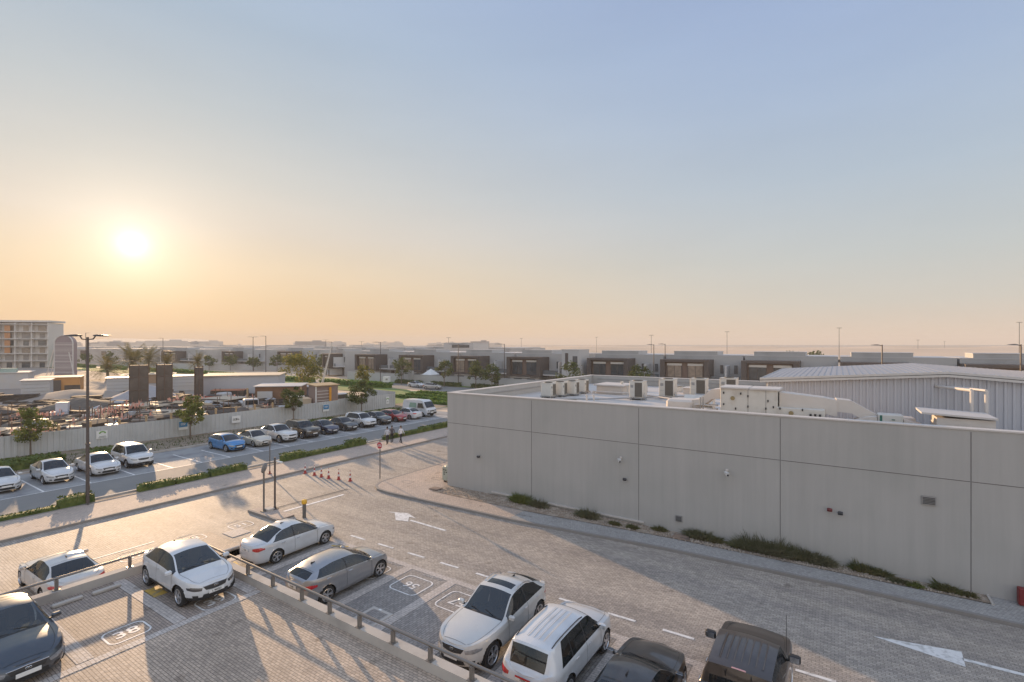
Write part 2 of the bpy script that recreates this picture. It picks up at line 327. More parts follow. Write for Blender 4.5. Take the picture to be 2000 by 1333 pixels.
# small kerbed island with the mirror poles
ribbon('kerb', [(-29.4, 16.0), (-26.4, 16.0)], .14, -.02, .13, M_KERB)
sheet('island', rect(-29.4, 16.15, -26.4, 17.1), .10, M_WALK, th=.1)
# bays and pale dividing strips, upper row (between kerb and lane)
sheet('bay_paving', rect(-24.5, 10.56, 15, 16.0), .004, M_BAYP)
mb = MB()
for k in range(-1, 16):
    x = -21.05 + 2.5 * k
    if x < 15: mb.box((x, 13.28, .008), (.42, 5.38, .008))
mb.box((-4.5, 16.12, .008), (39, .30, .008))
tag(mb.build('pale_strips', M_STRIP), kind='structure')
# bays beyond the short railing (between x=-28 and -24.4)
sheet('bay_paving', rect(-28.0, -8, -23.6, 13.2), .004, M_LOT)
# lower lot bays
M_BAYL = paver_mat('lower_bay_pavers', (.50, .405, .33), (.37, .305, .26), (.14, .12, .105), .17, .085, radians(0), .6, .2)
sheet('bay_paving', rect(-23.18, -8, -18.0, 10.18), LZ + .004, M_BAYL)
mb = MB()
for y in (0.3, 2.75, 5.15, 7.60, 10.0): mb.box((-20.6, y, LZ + .008), (5.1, .40, .008))
mb.box((-17.85, 1.1, LZ + .008), (.30, 18.1, .008))
tag(mb.build('pale_strips', M_STRIP), kind='structure')
# painted markings
def rbox_outline(mb, cx, cy, w, h, r, t, z, rz=0):
    def ring(w, h, r):
        P = []
        for qx, qy, a0 in ((1, 1, 0), (-1, 1, 90), (-1, -1, 180), (1, -1, 270)):
            for k in range(6):
                a = radians(a0 + 18 * k); P.append((qx * (w / 2 - r) + r * cos(a), qy * (h / 2 - r) + r * sin(a)))
        return [(cx + p[0] * cos(rz) - p[1] * sin(rz), cy + p[0] * sin(rz) + p[1] * cos(rz)) for p in P]
    A, B = ring(w, h, r), ring(w - 2 * t, h - 2 * t, max(.02, r - t))
    for i in range(len(A)):
        j = (i + 1) % len(A); mb.poly([(*A[i], z), (*A[j], z), (*B[j], z), (*B[i], z)])
def bay_number(num, word, cx, cy, rz, z, w=1.55, h=1.05):
    mb = MB(); rbox_outline(mb, cx, cy, w, h, .26, .055, z, rz)
    o = mb.build('bay_marking', M_LINE); tag(o, kind='structure')
    text_mesh(num, .62, 'bay_number', M_LINE, o, (cx, cy, z - .001), (0, 0, rz), ext=.001, sx=1.15)
    if word: text_mesh(word, .26, 'bay_word', M_LINEF, o, (cx - sin(rz) * (h / 2 + .35), cy + cos(rz) * (h / 2 + .35), z - .001), (0, 0, rz), ext=.001, sx=1.3)
def flip_number(num, word, cx, cy, z=.013):
    mb = MB(); rbox_outline(mb, cx, cy, 1.5, 1.35, .28, .06, z)
    o = mb.build('bay_marking', M_LINE); tag(o, kind='structure')
    text_mesh(num, .62, 'bay_number', M_LINE, o, (cx, cy, z - .001), (0, 0, pi), ext=.001, sx=1.15)
    if word: text_mesh(word, .26, 'bay_word', M_LINEF, o, (cx + .2, cy + 1.05, z - .001), (0, 0, pi), ext=.001, sx=1.4)

bay_number('38', None, -18.76, 6.38, radians(90), LZ + .009, 1.15, 1.0)
bay_number('39', None, -18.45, 8.9, radians(90), LZ + .009, 1.15, 1.0)
bay_number('47', 'PKIC', -27.75, 9.75, radians(90), .010, 1.25, .9)
bay_number('48', 'PKIC', -27.7, 12.2, radians(90), .010, 1.25, .9)
bay_number('51', 'PKIC', -27.6, 14.65, radians(90), .010, 1.15, 1.0)
flip_number('56', 'COPIC', -14.8, 14.88); flip_number('57', 'COPIC', -12.3, 14.88)
flip_number('55', 'COPIC', -17.3, 14.88)
mb = MB(); mb.box((-26.68, 13.93, .012), (1.05, .95, .02)); tag(mb.build('concrete_pad', M_STRIP), kind='structure')
# lane dashes, arrows, stop line
mb = MB()
def dash(x0, y0, x1, y1, w=.13, z=.008):
    a, b = Vector((x0, y0)), Vector((x1, y1)); d = (b - a).normalized(); n = Vector((-d.y, d.x)) * w / 2
    mb.poly([(*(a - n), z), (*(b - n), z), (*(b + n), z), (*(a + n), z)])
for k in range(15):
    x = -21.3 + 2.02 * k; y = 17.0 + .024 * (x + 21.3) + .02; dash(x, y, x + 1.05, y + .025)
dash(-27.7, 17.2, -27.5, 21.4, .22); dash(-28.95, 8.3, -28.95, 11.0, .10)
dash(-20.3, 20.35, -17.6, 20.25, .17)
z = .008
mb.poly([(-22.49, 20.64, z), (-21.95, 20.70, z), (-21.27, 21.12, z)][::-1] ); mb.poly([(-21.95, 20.70, z), (-21.02, 19.90, z), (-20.28, 20.14, z), (-20.77, 20.70, z), (-21.27, 21.12, z)]); mb.poly([(-20.77, 20.70, z), (-20.27, 20.74, z), (-21.27, 21.12, z)])
mb.poly([(1.0, 20.98, z), (3.3, 20.55, z), (3.35, 21.5, z)]); dash(3.3, 21.0, 8, 21.1, .17)
tag(mb.build('lane_markings', M_LINE), kind='structure')
mb = MB(); dash(-28.75, 17.3, -28.35, 22.4, .10, .007); dash(-28.55, 17.3, -28.15, 22.4, .04, .007); tag(mb.build('drain_slot', mat('drain_dark', (.10, .09, .085), .8)), kind='structure')
mb = MB()
for y in (5.2, 7.85, 10.6, 13.15, 15.8, 18.4, 20.6, 22.95, 25.95, 28.6, 31.2, 33.9, 36.5, 39.1, 41.8, 44.4, 47.1, 49.8, 52.4): dash(-50.3, y, -45.0, y, .12, .006)
dash(-44.95, -10, -44.95, 54, .10, .006)
tag(mb.build('bay_lines', M_LINE), kind='structure')
# worn yellow corner marks and wheel-track stains
M_YEL = mat('yellow_paint', (.62, .40, .08), .7, var=.2, vscale=8, dirt=(.3, .25, .18), dscale=6)
mb = MB(); dash(-21.0, 15.6, -20.2, 16.0, .12, .014); dash(-23.2, 12.0, -22.2, 11.8, .12, .014); dash(-21.4, 8.0, -20.5, 8.0, .45, LZ + .012); dash(-22.9, 10.9, -21.2, 10.9, .10, .014); tag(mb.build('yellow_marks', M_YEL), kind='structure')
# ---------------------------------------------------------------- cars
M_TYRE = mat('tyre_rubber', (.02, .02, .021), .85, var=.2)
M_RIM = mat('alloy_rim', (.62, .62, .63), .3, metal=.9, var=.05)
M_BLACK = mat('black_plastic', (.022, .022, .024), .55, var=.2)
M_UNDER = mat('underbody_black', (.012, .012, .012), .9)
M_GLASS = mat('tinted_car_glass', (.012, .018, .024), .03, var=.6, vscale=1.3, spec=.55, dirt=(.03, .036, .045), dscale=1.1)
def seeglass(name, tint, k):
    m = D.materials.new(name); m.use_nodes = True; nt = m.node_tree; N = nt.nodes; L = nt.links; b = N['Principled BSDF']
    b.inputs['Base Color'].default_value = (.010, .018, .024, 1); b.inputs['Roughness'].default_value = .03; b.inputs['Specular IOR Level'].default_value = .9; b.inputs['IOR'].default_value = 1.75
    t = N.new('ShaderNodeBsdfTransparent'); t.inputs[0].default_value = tint + (1,); mx = N.new('ShaderNodeMixShader'); mx.inputs[0].default_value = k
    L.new(b.outputs[0], mx.inputs[1]); L.new(t.outputs[0], mx.inputs[2]); L.new(mx.outputs[0], N['Material Output'].inputs[0]); return m
M_SEE = seeglass('windshield_glass', (.62, .72, .72), .38); M_SEES = seeglass('side_glass', (.42, .45, .44), .5)
M_SEAT = mat('seat_fabric', (.10, .085, .07), .8, var=.2); M_TANS = mat('tan_leather', (.34, .24, .15), .6, var=.15)
M_SIDEG = mat('tinted_side_glass', (.012, .013, .014), .06, var=.15, spec=.6)
M_CHROME = mat('chrome', (.8, .8, .8), .12, metal=1, var=.03)
M_LAMP = mat('headlamp_lens', (.22, .23, .245), .08, coat=1, var=.5, vscale=14, spec=1)
M_LAMPD = mat('headlamp_housing', (.05, .05, .055), .15, coat=1, var=.4, vscale=20)
M_RED = mat('red_tail_lens', (.45, .012, .02), .12, coat=1, var=.3, vscale=10)
M_PLATE = mat('number_plate_white', (.75, .75, .73), .4, var=.05)
M_INK = mat('black_ink', (.015, .015, .015), .6)
M_SEAM = mat('panel_gap', (.03, .03, .03), .8)
M_AMBER = mat('amber_lens', (.6, .2, .02), .2, coat=1)
def paint(name, col, metal=0.0, rough=.28): return mat('car_paint_' + name, col, rough, metal=metal, coat=.9, var=.04, vscale=1.2, dirt=tuple(c * .8 + .035 for c in col), dscale=1.3)
P_WHITE = paint('white', (.62, .63, .64), rough=.2); P_PEARL = paint('pearl', (.58, .565, .535), rough=.2); P_SILVER = paint('silver', (.33, .34, .36), .6, .3)
P_GREY = paint('graphite', (.055, .068, .085), .6, .28); P_BLACK = paint('black', (.02, .019, .019)); P_BROWN = paint('dark_brown', (.045, .034, .028), .3, .3)
P_BLUE = paint('bright_blue', (.035, .22, .52), .3, .28); P_NAVY = paint('navy', (.03, .035, .075), .3); P_RED = paint('red', (.35, .02, .02), .1)
P_BEIGE = paint('champagne', (.6, .56, .48), .2); P_DGREY = paint('dark_grey', (.07, .075, .08), .5); P_SLATE = paint('slate', (.10, .11, .12), .5)

FY = pchip([(0, .90), (.12, .962), (.32, .995), (.5, 1.0), (.66, .985), (.8, .992), (.92, .978), (1, .95)])
SPECS = dict(
 sedan=dict(L=4.5, W=1.74, H=1.47, wb=2.6, R=.315, nose=.70, hood=.93, cowl=.98, ws=.22, rt=-.75, rg=-1.62, deck=1.06, tail=1.0, belt=.90, beltr=.98, zb=.20, p=7, q=2.6, pr=9, qr=3.0, side=((-1.42, -.36), (-.28, .86)), axle=1.37),
 luxsedan=dict(L=4.9, W=1.85, H=1.44, wb=2.85, R=.34, nose=.68, hood=.92, cowl=.85, ws=.05, rt=-.95, rg=-1.75, deck=1.05, tail=1.0, belt=.89, beltr=.97, zb=.18, p=7, q=2.6, pr=9, qr=3.0, side=((-1.6, -.5), (-.42, .72)), axle=1.5),
 oldsedan=dict(L=4.75, W=1.8, H=1.46, wb=2.78, R=.32, nose=.72, hood=.93, cowl=.95, ws=.3, rt=-.8, rg=-1.5, deck=1.02, tail=.98, belt=.90, beltr=.95, zb=.22, p=11, q=4.0, pr=12, qr=4.5, side=((-1.38, -.36), (-.28, .84)), axle=1.42),
 hatch=dict(L=4.4, W=1.79, H=1.45, wb=2.66, R=.34, nose=.72, hood=.95, cowl=1.02, ws=.22, rt=-1.60, rg=-2.04, deck=1.10, tail=1.0, belt=.92, beltr=1.09, drop=.06, zb=.20, p=6, q=2.4, pr=8, qr=2.8, side=((-1.70, -.38), (-.30, .88)), axle=1.40),
 cross=dict(L=4.42, W=1.81, H=1.52, wb=2.70, R=.36, nose=.80, hood=1.02, cowl=1.0, ws=.22, rt=-1.42, rg=-2.0, deck=1.08, tail=1.0, belt=.97, beltr=1.14, drop=.09, zb=.26, p=6, q=2.4, pr=8, qr=2.7, side=((-1.55, -.40), (-.32, .86)), axle=1.36, clad=1),
 bigcross=dict(L=4.85, W=1.93, H=1.66, wb=2.885, R=.40, nose=.90, hood=1.08, cowl=.72, ws=0.0, rt=-1.45, rg=-2.15, deck=1.18, tail=1.1, belt=1.04, beltr=1.18, drop=.12, zb=.30, p=6, q=2.3, pr=8, qr=2.7, side=((-1.75, -.62), (-.54, .60)), axle=1.50),
 suv=dict(L=4.6, W=1.85, H=1.68, wb=2.66, R=.355, nose=.88, hood=1.07, cowl=1.02, ws=.42, rt=-1.85, rg=-2.16, deck=1.06, tail=1.0, belt=1.02, beltr=1.10, zb=.27, p=8, q=2.8, pr=12, qr=3.4, side=((-1.62, -.98), (-.90, -.12), (-.04, .9)), axle=1.38, clad=1),
 bigsuv=dict(L=4.8, W=1.92, H=1.74, wb=2.85, R=.38, nose=.98, hood=1.14, cowl=.95, ws=.4, rt=-1.95, rg=-2.25, deck=1.1, tail=1.05, belt=1.08, beltr=1.14, zb=.28, p=10, q=3.4, pr=12, qr=3.6, side=((-1.9, -1.0), (-.92, -.10), (-.02, .85)), axle=1.45),
 pickup=dict(L=5.6, W=1.98, H=1.86, wb=3.4, R=.42, nose=1.1, hood=1.24, cowl=1.35, ws=.75, rt=-.98, rg=-1.12, deck=1.22, tail=1.2, belt=1.2, beltr=1.24, zb=.35, p=12, q=4, pr=14, qr=5, side=((-.92, -.12), (-.04, 1.12)), axle=1.85, clad=1),
)
def make_car(kind, body_mat, label, loc, rz, group, res=1.0, detail=2, plate=None, red_plate=None, sunroof=False, rails=False, ribs=0, fin=True, name='car', rim=None, drop=()):
    S = dict(SPECS[kind]); L, W, H = S['L'], S['W'], S['H']; a = L / 2; w2 = W / 2
    root = empty(name, loc, rz, label, 'van' if name == 'van' else ('pickup' if kind == 'pickup' else 'car'), group)
    nose, hood, cowl, ws, rt, rg, deck, tail, zb = (S[k] for k in ('nose', 'hood', 'cowl', 'ws', 'rt', 'rg', 'deck', 'tail', 'zb'))
    top = [(a, nose), (a - .10, nose + .035), (a - .35, lerp(nose, hood, .5)), ((a + cowl) / 2, hood - .01), (cowl + .12, hood + .035), (cowl, hood + .05),
           (lerp(cowl, ws, .5), lerp(hood + .05, H - .05, .53)), (ws, H - .055), (ws - .3, H - .012), ((ws + rt) / 2 - .05, H), (rt + .3, H - .035 - S.get('drop', 0) * .55), (rt, H - .07 - S.get('drop', 0))]
    if kind == 'pickup': top += [(rg, deck + .02), (rg - .06, deck), (-a + .1, deck), (-a, deck - .04)]
    elif rg - (-a) > .35: top += [(lerp(rt, rg, .5), lerp(H - .07, deck, .44)), (rg, deck), ((rg - a) / 2, deck - .01), (-a + .08, tail), (-a, tail - .05)]
    else: top += [(lerp(rt, rg, .5), lerp(H - .07 - S.get('drop', 0), deck, .45)), (rg, deck), (-a + .06, tail), (-a, tail - .04)]
    zt = pchip(top)
    bl = pchip([(a, nose - .04), (a - .5, min(lerp(nose, S['belt'], .6), hood - .07)), (cowl, S['belt']), (-.2, (S['belt'] + S['beltr']) / 2), (rg, min(S['beltr'], deck - .01)), (-a, tail - .08)])
    rw = .70 if H > 1.6 else .66
    if kind in ('pickup',): rw = .76
    ed = pchip([(a, .80), (cowl + .1, .86), (cowl, .85), (ws, rw + .02), ((ws + rt) / 2, rw), (rt, rw - .01), (rg, .80 if H < 1.6 else .76), (-a, .80)])
    def wid(x):
        p, q = (S['p'], S['q']) if x > 0 else (S['pr'], S['qr'])
        return w2 * max(0, 1 - (abs(x) / a) ** p) ** (1 / q)
    def inset(z, x):
        zr = nose if x > 0 else tail
        if z < .5: v = .11 * ((.5 - z) / .3) ** 2
        else: v = .10 * min(1, (z - .5) / max(.1, zr - .5)) ** 2
        s = min(1, abs(x) / a) ** 6
        return v * s
    def side_pt(x, z):
        b = bl(x); f = FY(min(1, max(0, (z - zb) / (b - zb)))); y = wid(x) * f
        return x - math.copysign(inset(z, x), x), y
    def nose_pt(s, z, end=1, off=0.0):
        """point on the front (end=1) or rear (end=-1) fascia at lateral share s and height z"""
        zz = bl(end * a * .98); f = FY(min(1, max(0, (z - zb) / (zz - zb)))); p, q = (S['p'], S['q']) if end > 0 else (S['pr'], S['qr'])
        ss = min(.9995, abs(s)); x = a * (1 - ss ** q) ** (1 / p); x -= inset(z, end * x)
        return Vector((end * (x + off), math.copysign(f * w2 * abs(s) + off * abs(s) ** 3, s) if s else 0, z))
    N = int(96 * res); xs = [a * (.45 * t + .55 * sin(pi / 2 * t)) for t in [(-1 + 2 * i / N) for i in range(N + 1)]]
    xs = sorted(set([round(x, 4) for x in xs[1:-1]] + [s * (a - e) for e in (.0004, .003, .009, .018) for s in (1, -1)]))
    for key in (cowl - .02, ws, rt, rg + .03):
        i = min(range(len(xs)), key=lambda k: abs(xs[k] - key)); xs[i] = key
    xs.sort()
    NS = 9 if res >= .8 else 7; NG = 5; NT = 5
    axf = S['axle']; axr = axf - S['wb']; RA = S['R'] + .055
    rows = []
    for x in xs:
        w = wid(x); b = bl(x); t = max(zt(x), b + .012); ye = ed(x) * w; ze = max(t - .060, b + .006)
        R = []
        for k in range(NS + 1):
            z = zb + (b - zb) * k / NS; xx, y = side_pt(x, z)
            if z < .95:
                for ax in (axf, axr):
                    dx, dz = x - ax, z - S['R']; dd = sqrt(dx * dx + dz * dz)
                    if abs(dd - RA) < .05 and z > S['R'] * .6 and dd > 0: xx += dx * (RA / dd - 1); z += dz * (RA / dd - 1)
                    flare = .018 * max(0, 1 - abs(dd - RA) / .10); y += flare
            R.append((xx, y, z))
        ins = inset(b + .02, x) * math.copysign(1, x)
        y0 = .945 * w if t - b > .15 else .945 * w
        for k in range(NG + 1):
            u = k / NG; x0s = S['side'][0][0]
            xq = x + (.0 if kind == 'pickup' else .34) * u * max(0, 1 - abs(x - x0s - .1) / .62)
            wq = wid(xq); bq = bl(xq); tq = max(zt(xq), bq + .012); yq = ed(xq) * wq; zq = max(tq - .060, bq + .006)
            R.append((xq - ins, lerp(.945 * wq, yq, u ** 1.15), lerp(bq + .008, zq, u)))
        yt = ye - .05 * (w / w2); zc = t
        bow = 0
        if x > (cowl + ws) / 2 - .9 and x < cowl + .6: bow = .10 * max(0, 1 - abs(x - cowl) / .75)
        if x < rt + .3: bow = -.07 * max(0, 1 - abs(x - (rg + rt) / 2) / .8)
        for k in range(NT + 1):
            u = k / NT; y = yt * (1 - u); z = zc - .052 * (1 - u) ** 2 * (w / w2)
            R.append((x - ins + bow * (1 - (y / max(.01, ye)) ** 2), y, z))
        rows.append(R)
    NR = len(rows[0]); NX = len(rows); IG0 = NS + 1; IG1 = NS + 1 + NG; IT0 = IG1 + 1
    V = []; F = []; FM = []; parts = {}
    for sgn in (1, -1):
        for R in rows: V += [(p[0], p[1] * sgn, p[2]) for p in R]
    def add(part, q, sgn):
        parts.setdefault(part, []).append(q if sgn > 0 else q[::-1])
    lowmat = 1 if S.get('clad') else 0
    for sgn, base in ((1, 0), (-1, NX * NR)):
        for i in range(NX - 1):
            xm = (xs[i] + xs[i + 1]) / 2
            for j in range(NR - 1):
                P = [rows[i][j], rows[i + 1][j], rows[i + 1][j + 1], rows[i][j + 1]]
                cx = sum(p[0] for p in P) / 4; cz = sum(p[2] for p in P) / 4
                q = (base + i * NR + j, base + (i + 1) * NR + j, base + (i + 1) * NR + j + 1, base + i * NR + j + 1)
                if j < NS and any(sqrt((cx - ax) ** 2 + (cz - S['R']) ** 2) < RA - .005 or (abs(cx - ax) < RA * .92 and cz < S['R']) for ax in (axf, axr)): continue
                gh = zt(xm) - bl(xm)
                part = 'body'
                if IG0 <= j < IG1 and gh > .10 and S['side'][0][0] + .05 < xm < S['side'][-1][1] - .25: part = 'pillar%d' % sgn
                if IG0 <= j < IG1 and gh > .10:
                    u = (j + .5 - IG0) / NG
                    for k, (x0, x1) in enumerate(S['side']):
                        e0, e1 = x0, x1
                        pass
                        if e0 < xm < e1: part = 'side_window%d_%d' % (k, sgn)
                    if k == len(S['side']) - 1 and xm > ws - .05 and not part.startswith('side'): pass
                elif j >= IT0:
                    if ws + .02 < xm < cowl - .03: part = 'windshield'
                    elif rg + .05 < xm < rt - .06: part = 'rear_window'
                    elif sunroof and rt + .90 < xm < ws - .18 and j >= IT0 + 1: part = 'sunroof'
                    elif cowl - .03 <= xm < cowl + .05: part = 'trim'
                if part == 'body' and lowmat and j < 2: part = 'trim'
                add(part, q, sgn)
    for i, s_ in ((0, -1), (NX - 1, 1)):
        for j in range(NR - 2):
            q = (i * NR + j, i * NR + j + 1, NX * NR + i * NR + j + 1, NX * NR + i * NR + j)
            add('body', q if s_ < 0 else q[::-1], 1)
    objs = {}
    for part, fs in parts.items():
        used = sorted({i for f in fs for i in f}); ix = {v: k for k, v in enumerate(used)}
        mb = MB(); mb.v = [V[i] for i in used]; mb.f = [tuple(ix[i] for i in f) for f in fs]; mb.m = [0] * len(mb.f)
        nm = 'side_window' if part.startswith('side_window') else 'door_pillar' if part.startswith('pillar') else {'trim': 'lower_trim'}.get(part, part)
        if detail > 1: GL, GS = M_SEE, M_SEES
        else: GL, GS = M_GLASS, M_SIDEG
        mt = {'body': body_mat, 'lower_trim': M_BLACK, 'door_pillar': M_BLACK, 'side_window': GS, 'sunroof': M_GLASS, 'windshield': GL, 'rear_window': GS}.get(nm, M_GLASS)
        if part == 'body':
            # panel gaps as fine dark strips hugging the skin
            def strip(pts, wv, mi=1, off=.003):
                for p, q in zip(pts, pts[1:]):
                    p, q = Vector(p), Vector(q); mb.poly([p - wv, q - wv, q + wv, p + wv], mi)
            if detail > 0:
                for sg in (1, -1):
                    for x in [s[1] + .03 for s in S['side'][-2:]]:
                        if any(abs(x - ax) < RA for ax in (axf, axr)): zs = .72
                        else: zs = zb + .12
                        pts = []
                        for k in range(7):
                            z = lerp(zs, bl(x) - .005, k / 6); xx, y = side_pt(x, z); pts.append((xx, sg * (y + .004), z))
                        strip(pts, Vector((.007, 0, 0)))
                    pts = []
                    for i, x in enumerate(xs):
                        if cowl < x < a - .14: p = rows[i][IT0]; pts.append((p[0], sg * p[1], p[2] + .004))
                    strip(pts, Vector((0, .006, 0)))
                    if kind not in ('hatch', 'suv', 'cross', 'bigcross', 'bigsuv', 'pickup'):
                        pts = [(rows[i][IT0][0], sg * rows[i][IT0][1], rows[i][IT0][2] + .004) for i, x in enumerate(xs) if -a + .08 < x < rg - .03]
                        strip(pts, Vector((0, .006, 0)))
                for xx_ in (a - .14, rt - .03 if kind != 'pickup' else -3):
                    if xx_ < -a: continue
                    i = min(range(NX), key=lambda k: abs(xs[k] - xx_)); R = rows[i][IT0:]
                    pts = [(p[0], p[1], p[2] + .004) for p in R] + [(p[0], -p[1], p[2] + .004) for p in R[::-1]]
                    strip(pts, Vector((.006, 0, 0)))
            for k in range(ribs):
                y = (k - (ribs - 1) / 2) * .17
                pts = [(x, y, zt(x) - .035 * (y / (rw * w2)) ** 2 + .006) for x in [lerp(rt + .25, ws - .25, t / 8) for t in range(9)]]
                for sg in (-1, 1):
                    strip([(p[0], p[1] + sg * .018, p[2] + (0 if sg < 0 else 0)) for p in pts], Vector((0, .010, .004 * sg)), 0)
            objs['body'] = mb.build('body', [body_mat, M_SEAM], root, smooth=True, sharp=32)
        else:
            mb.build(nm, mt, root, smooth=True, sharp=60)
    # wheel wells and floor
    mb = MB()
    for ax in (axf, axr):
        for sg in (1, -1):
            P = []
            for k in range(13):
                t = pi * k / 12 * 1.16 - pi * .08
                P.append([(ax + RA * cos(t), sg * .5 * w2, S['R'] + RA * sin(t)), (ax + RA * cos(t), sg * .955 * wid(ax), S['R'] + RA * sin(t))])
            mb.grid(P, 0)
            mb.poly([(ax + RA * cos(pi * k / 12), sg * .5 * w2, S['R'] + RA * sin(pi * k / 12)) for k in range(13)])
    mb.box((0, 0, zb + .07), (L * .86, W * .80, .10))
    mb.box(((axf + axr) / 2, 0, zb + .07), (S['wb'] - 2 * RA, W * .86, .09))
    mb.build('underbody', M_UNDER, root)
    if detail > 1:
        fb = zb + .15; sm = M_TANS if kind == 'cross' else M_SEAT; bt = S['belt']
        mb = MB(); mb.box((cowl - .28, 0, bt - .10), (.55, W * .76, .16), bev=.04); mb.box((cowl - .02, 0, bt - .03), (.35, W * .74, .06)); mb.build('dashboard', M_BLACK, root)
        mb = MB(); Mw = Matrix.Rotation(radians(-65), 3, 'Y')
        mb.lathe([(.17, 0), (.19, .015), (.17, .03)], 16, M=Mw, c=(cowl - .62, W * .2, bt - .02)); mb.build('steering_wheel', M_BLACK, root)
        for x, ys in ((cowl - 1.25, (-.2, .2)), (cowl - 2.1, (-.22, .0, .22))):
            for y in ys:
                if x < rg + .35 or zt(x - .15) < H - .12: continue
                hr = min(fb + .96, zt(x - .15) - .22)
                mb = MB(); mb.box((x + .2, y * W, fb + .25), (.5, W * .25 if len(ys) == 2 else W * .21, .22), bev=.05); mb.box((x - .06, y * W, fb + .58), (.16, W * .25 if len(ys) == 2 else W * .21, min(.62, (hr - fb - .6) * 2 + .1)), tilt=('Y', -.22), bev=.04)
                mb.box((x - .15, y * W, hr), (.10, .25, .18), bev=.03); mb.build('seat', sm, root)
        mb = MB(); mb.box(((cowl + rg) / 2 - .1, 0, fb + .02), (cowl - rg, W * .78, .06)); mb.build('cabin_floor', M_UNDER, root)
    # wheels
    Rw = S['R']; seg = 28 if res >= .8 else 16
    if ('wheel', Rw) not in CACHE:
        t = MB(); t.lathe([(Rw * .62, .02), (Rw * .70, -.005), (Rw * .93, 0), (Rw, .03), (Rw, .19), (Rw * .93, .22), (Rw * .6, .21)], seg)
        t.lathe([(Rw * .62, .02), (Rw * .62, .12), (.001, .12)], seg)
        r = MB(); r.lathe([(Rw * .70, -.006), (Rw * .64, -.012), (Rw * .60, .03), (Rw * .60, .10)], seg)
        ns = 5 if rim != 'multi' else 8
        for k in range(ns):
            for dl in ((-.09, .09) if ns == 5 else (0,)):
                A = 2 * pi * k / ns; B = A + dl * 1.8
                c0 = Vector((cos(A + dl), sin(A + dl), 0)) * Rw * .12; c1 = Vector((cos(B), sin(B), 0)) * Rw * .62
                n = Vector((-sin(B), cos(B), 0)) * Rw * .052
                r.poly([c0 - n + Vector((0, 0, -.004)), c1 - n + Vector((0, 0, .004)), c1 + n + Vector((0, 0, .004)), c0 + n + Vector((0, 0, -.004))])
                r.poly([c0 - n + Vector((0, 0, .03)), c0 - n, c1 - n, c1 - n + Vector((0, 0, .04))]); r.poly([c0 + n, c0 + n + Vector((0, 0, .03)), c1 + n + Vector((0, 0, .04)), c1 + n])
        r.lathe([(.001, -.012), (Rw * .15, -.010), (Rw * .17, .02)], 12)
        to = t.build('wheel', M_TYRE, smooth=True); ro = r.build('rim', M_RIM, smooth=True)
        CACHE[('wheel', Rw)] = (to.data, ro.data); D.objects.remove(to); D.objects.remove(ro)
    tm, rm = CACHE[('wheel', Rw)]
    for ax in (axf, axr):
        for sg in (1, -1):
            o = D.objects.new('wheel', tm); COL.objects.link(o); o.parent = root
            o.location = (ax, sg * (wid(ax) - .015), Rw); o.rotation_euler = (radians(90) if sg > 0 else radians(-90), random.random() * 6, 0)
            o.rotation_euler = Matrix.Rotation(radians(90) * sg, 3, 'X').to_euler() if False else (radians(90) * (1 if sg > 0 else -1), 0, 0)
            c = D.objects.new('rim', rm); COL.objects.link(c); c.parent = o
    # fascia patches
    def patch(nm, lo, hi, m, end=1, off=.012, n=10, rows_=3, side=0, par=root, extra=None):
        """lo / hi: polylines [(s,z)..] of the lower and upper edge"""
        fl = pchip([(i / (len(lo) - 1), p[0]) for i, p in enumerate(lo)]); flz = pchip([(i / (len(lo) - 1), p[1]) for i, p in enumerate(lo)])
        fh = pchip([(i / (len(hi) - 1), p[0]) for i, p in enumerate(hi)]); fhz = pchip([(i / (len(hi) - 1), p[1]) for i, p in enumerate(hi)])
        mb = MB(); P = []
        for r in range(rows_ + 1):
            v = r / rows_; P.append([nose_pt(lerp(fl(u), fh(u), v), lerp(flz(u), fhz(u), v), end, off) for u in [k / n for k in range(n + 1)]])
        flip = (end > 0) == (side >= 0)
        mb.grid(P, 0, flip=not flip)
        rim_ = P[0] + [r[-1] for r in P[1:]] + P[-1][::-1][1:] + [r[0] for r in P[::-1][1:]]
        for p, q in zip(rim_, rim_[1:]): mb.poly([p, q, q - Vector((end * .035, 0, 0)), p - Vector((end * .035, 0, 0))])
        if extra: extra(mb)
        return mb.build(nm, m if isinstance(m, list) else [m], par, smooth=True)
    zn = bl(a * .997) + .0
    def sym(nm, lo, hi, m, end=1, off=.012, n=8):
        for sg in (1, -1): patch(nm, [(s * sg, z) for s, z in lo], [(s * sg, z) for s, z in hi], m, end, off, n, side=sg)
    lampm = M_LAMP
    if 'front' not in drop:
        g0, g1 = zn - .19, zn - .03
        patch('grille', [(-.36, g0 + .02), (0, g0), (.36, g0 + .02)], [(-.44, g1 - .025), (0, g1 - .015), (.44, g1 - .025)], M_BLACK, off=.006, n=12)
        sym('headlight', [(.50, zn - .17), (.70, zn - .165), (.86, zn - .11)], [(.46, zn - .085), (.68, zn - .045), (.89, zn - .005)], lampm if kind not in ('cross',) else M_LAMPD, off=.008, n=12)
        patch('air_intake', [(-.5, zb + .06), (0, zb + .04), (.5, zb + .06)], [(-.44, zb + .20), (0, zb + .21), (.44, zb + .20)], M_BLACK, off=.006, n=12)
        sym('fog_light', [(.60, zb + .10), (.74, zb + .13)], [(.60, zb + .19), (.75, zb + .20)], M_BLACK, off=.008, n=4)
        mb = MB(); p = nose_pt(0, (zn + .36) / 2 - .05, 1, .02)
        mb.box((p.x, 0, zb + .28 if detail < 2 else zb + .25), (.012, .50, .11)); pl = mb.build('number_plate', M_PLATE, root)
        if plate: text_mesh(plate, .085, 'plate_lettering', M_INK, pl, (p.x + .009, 0, zb + .25), (radians(90), 0, radians(90)), sx=1.1)
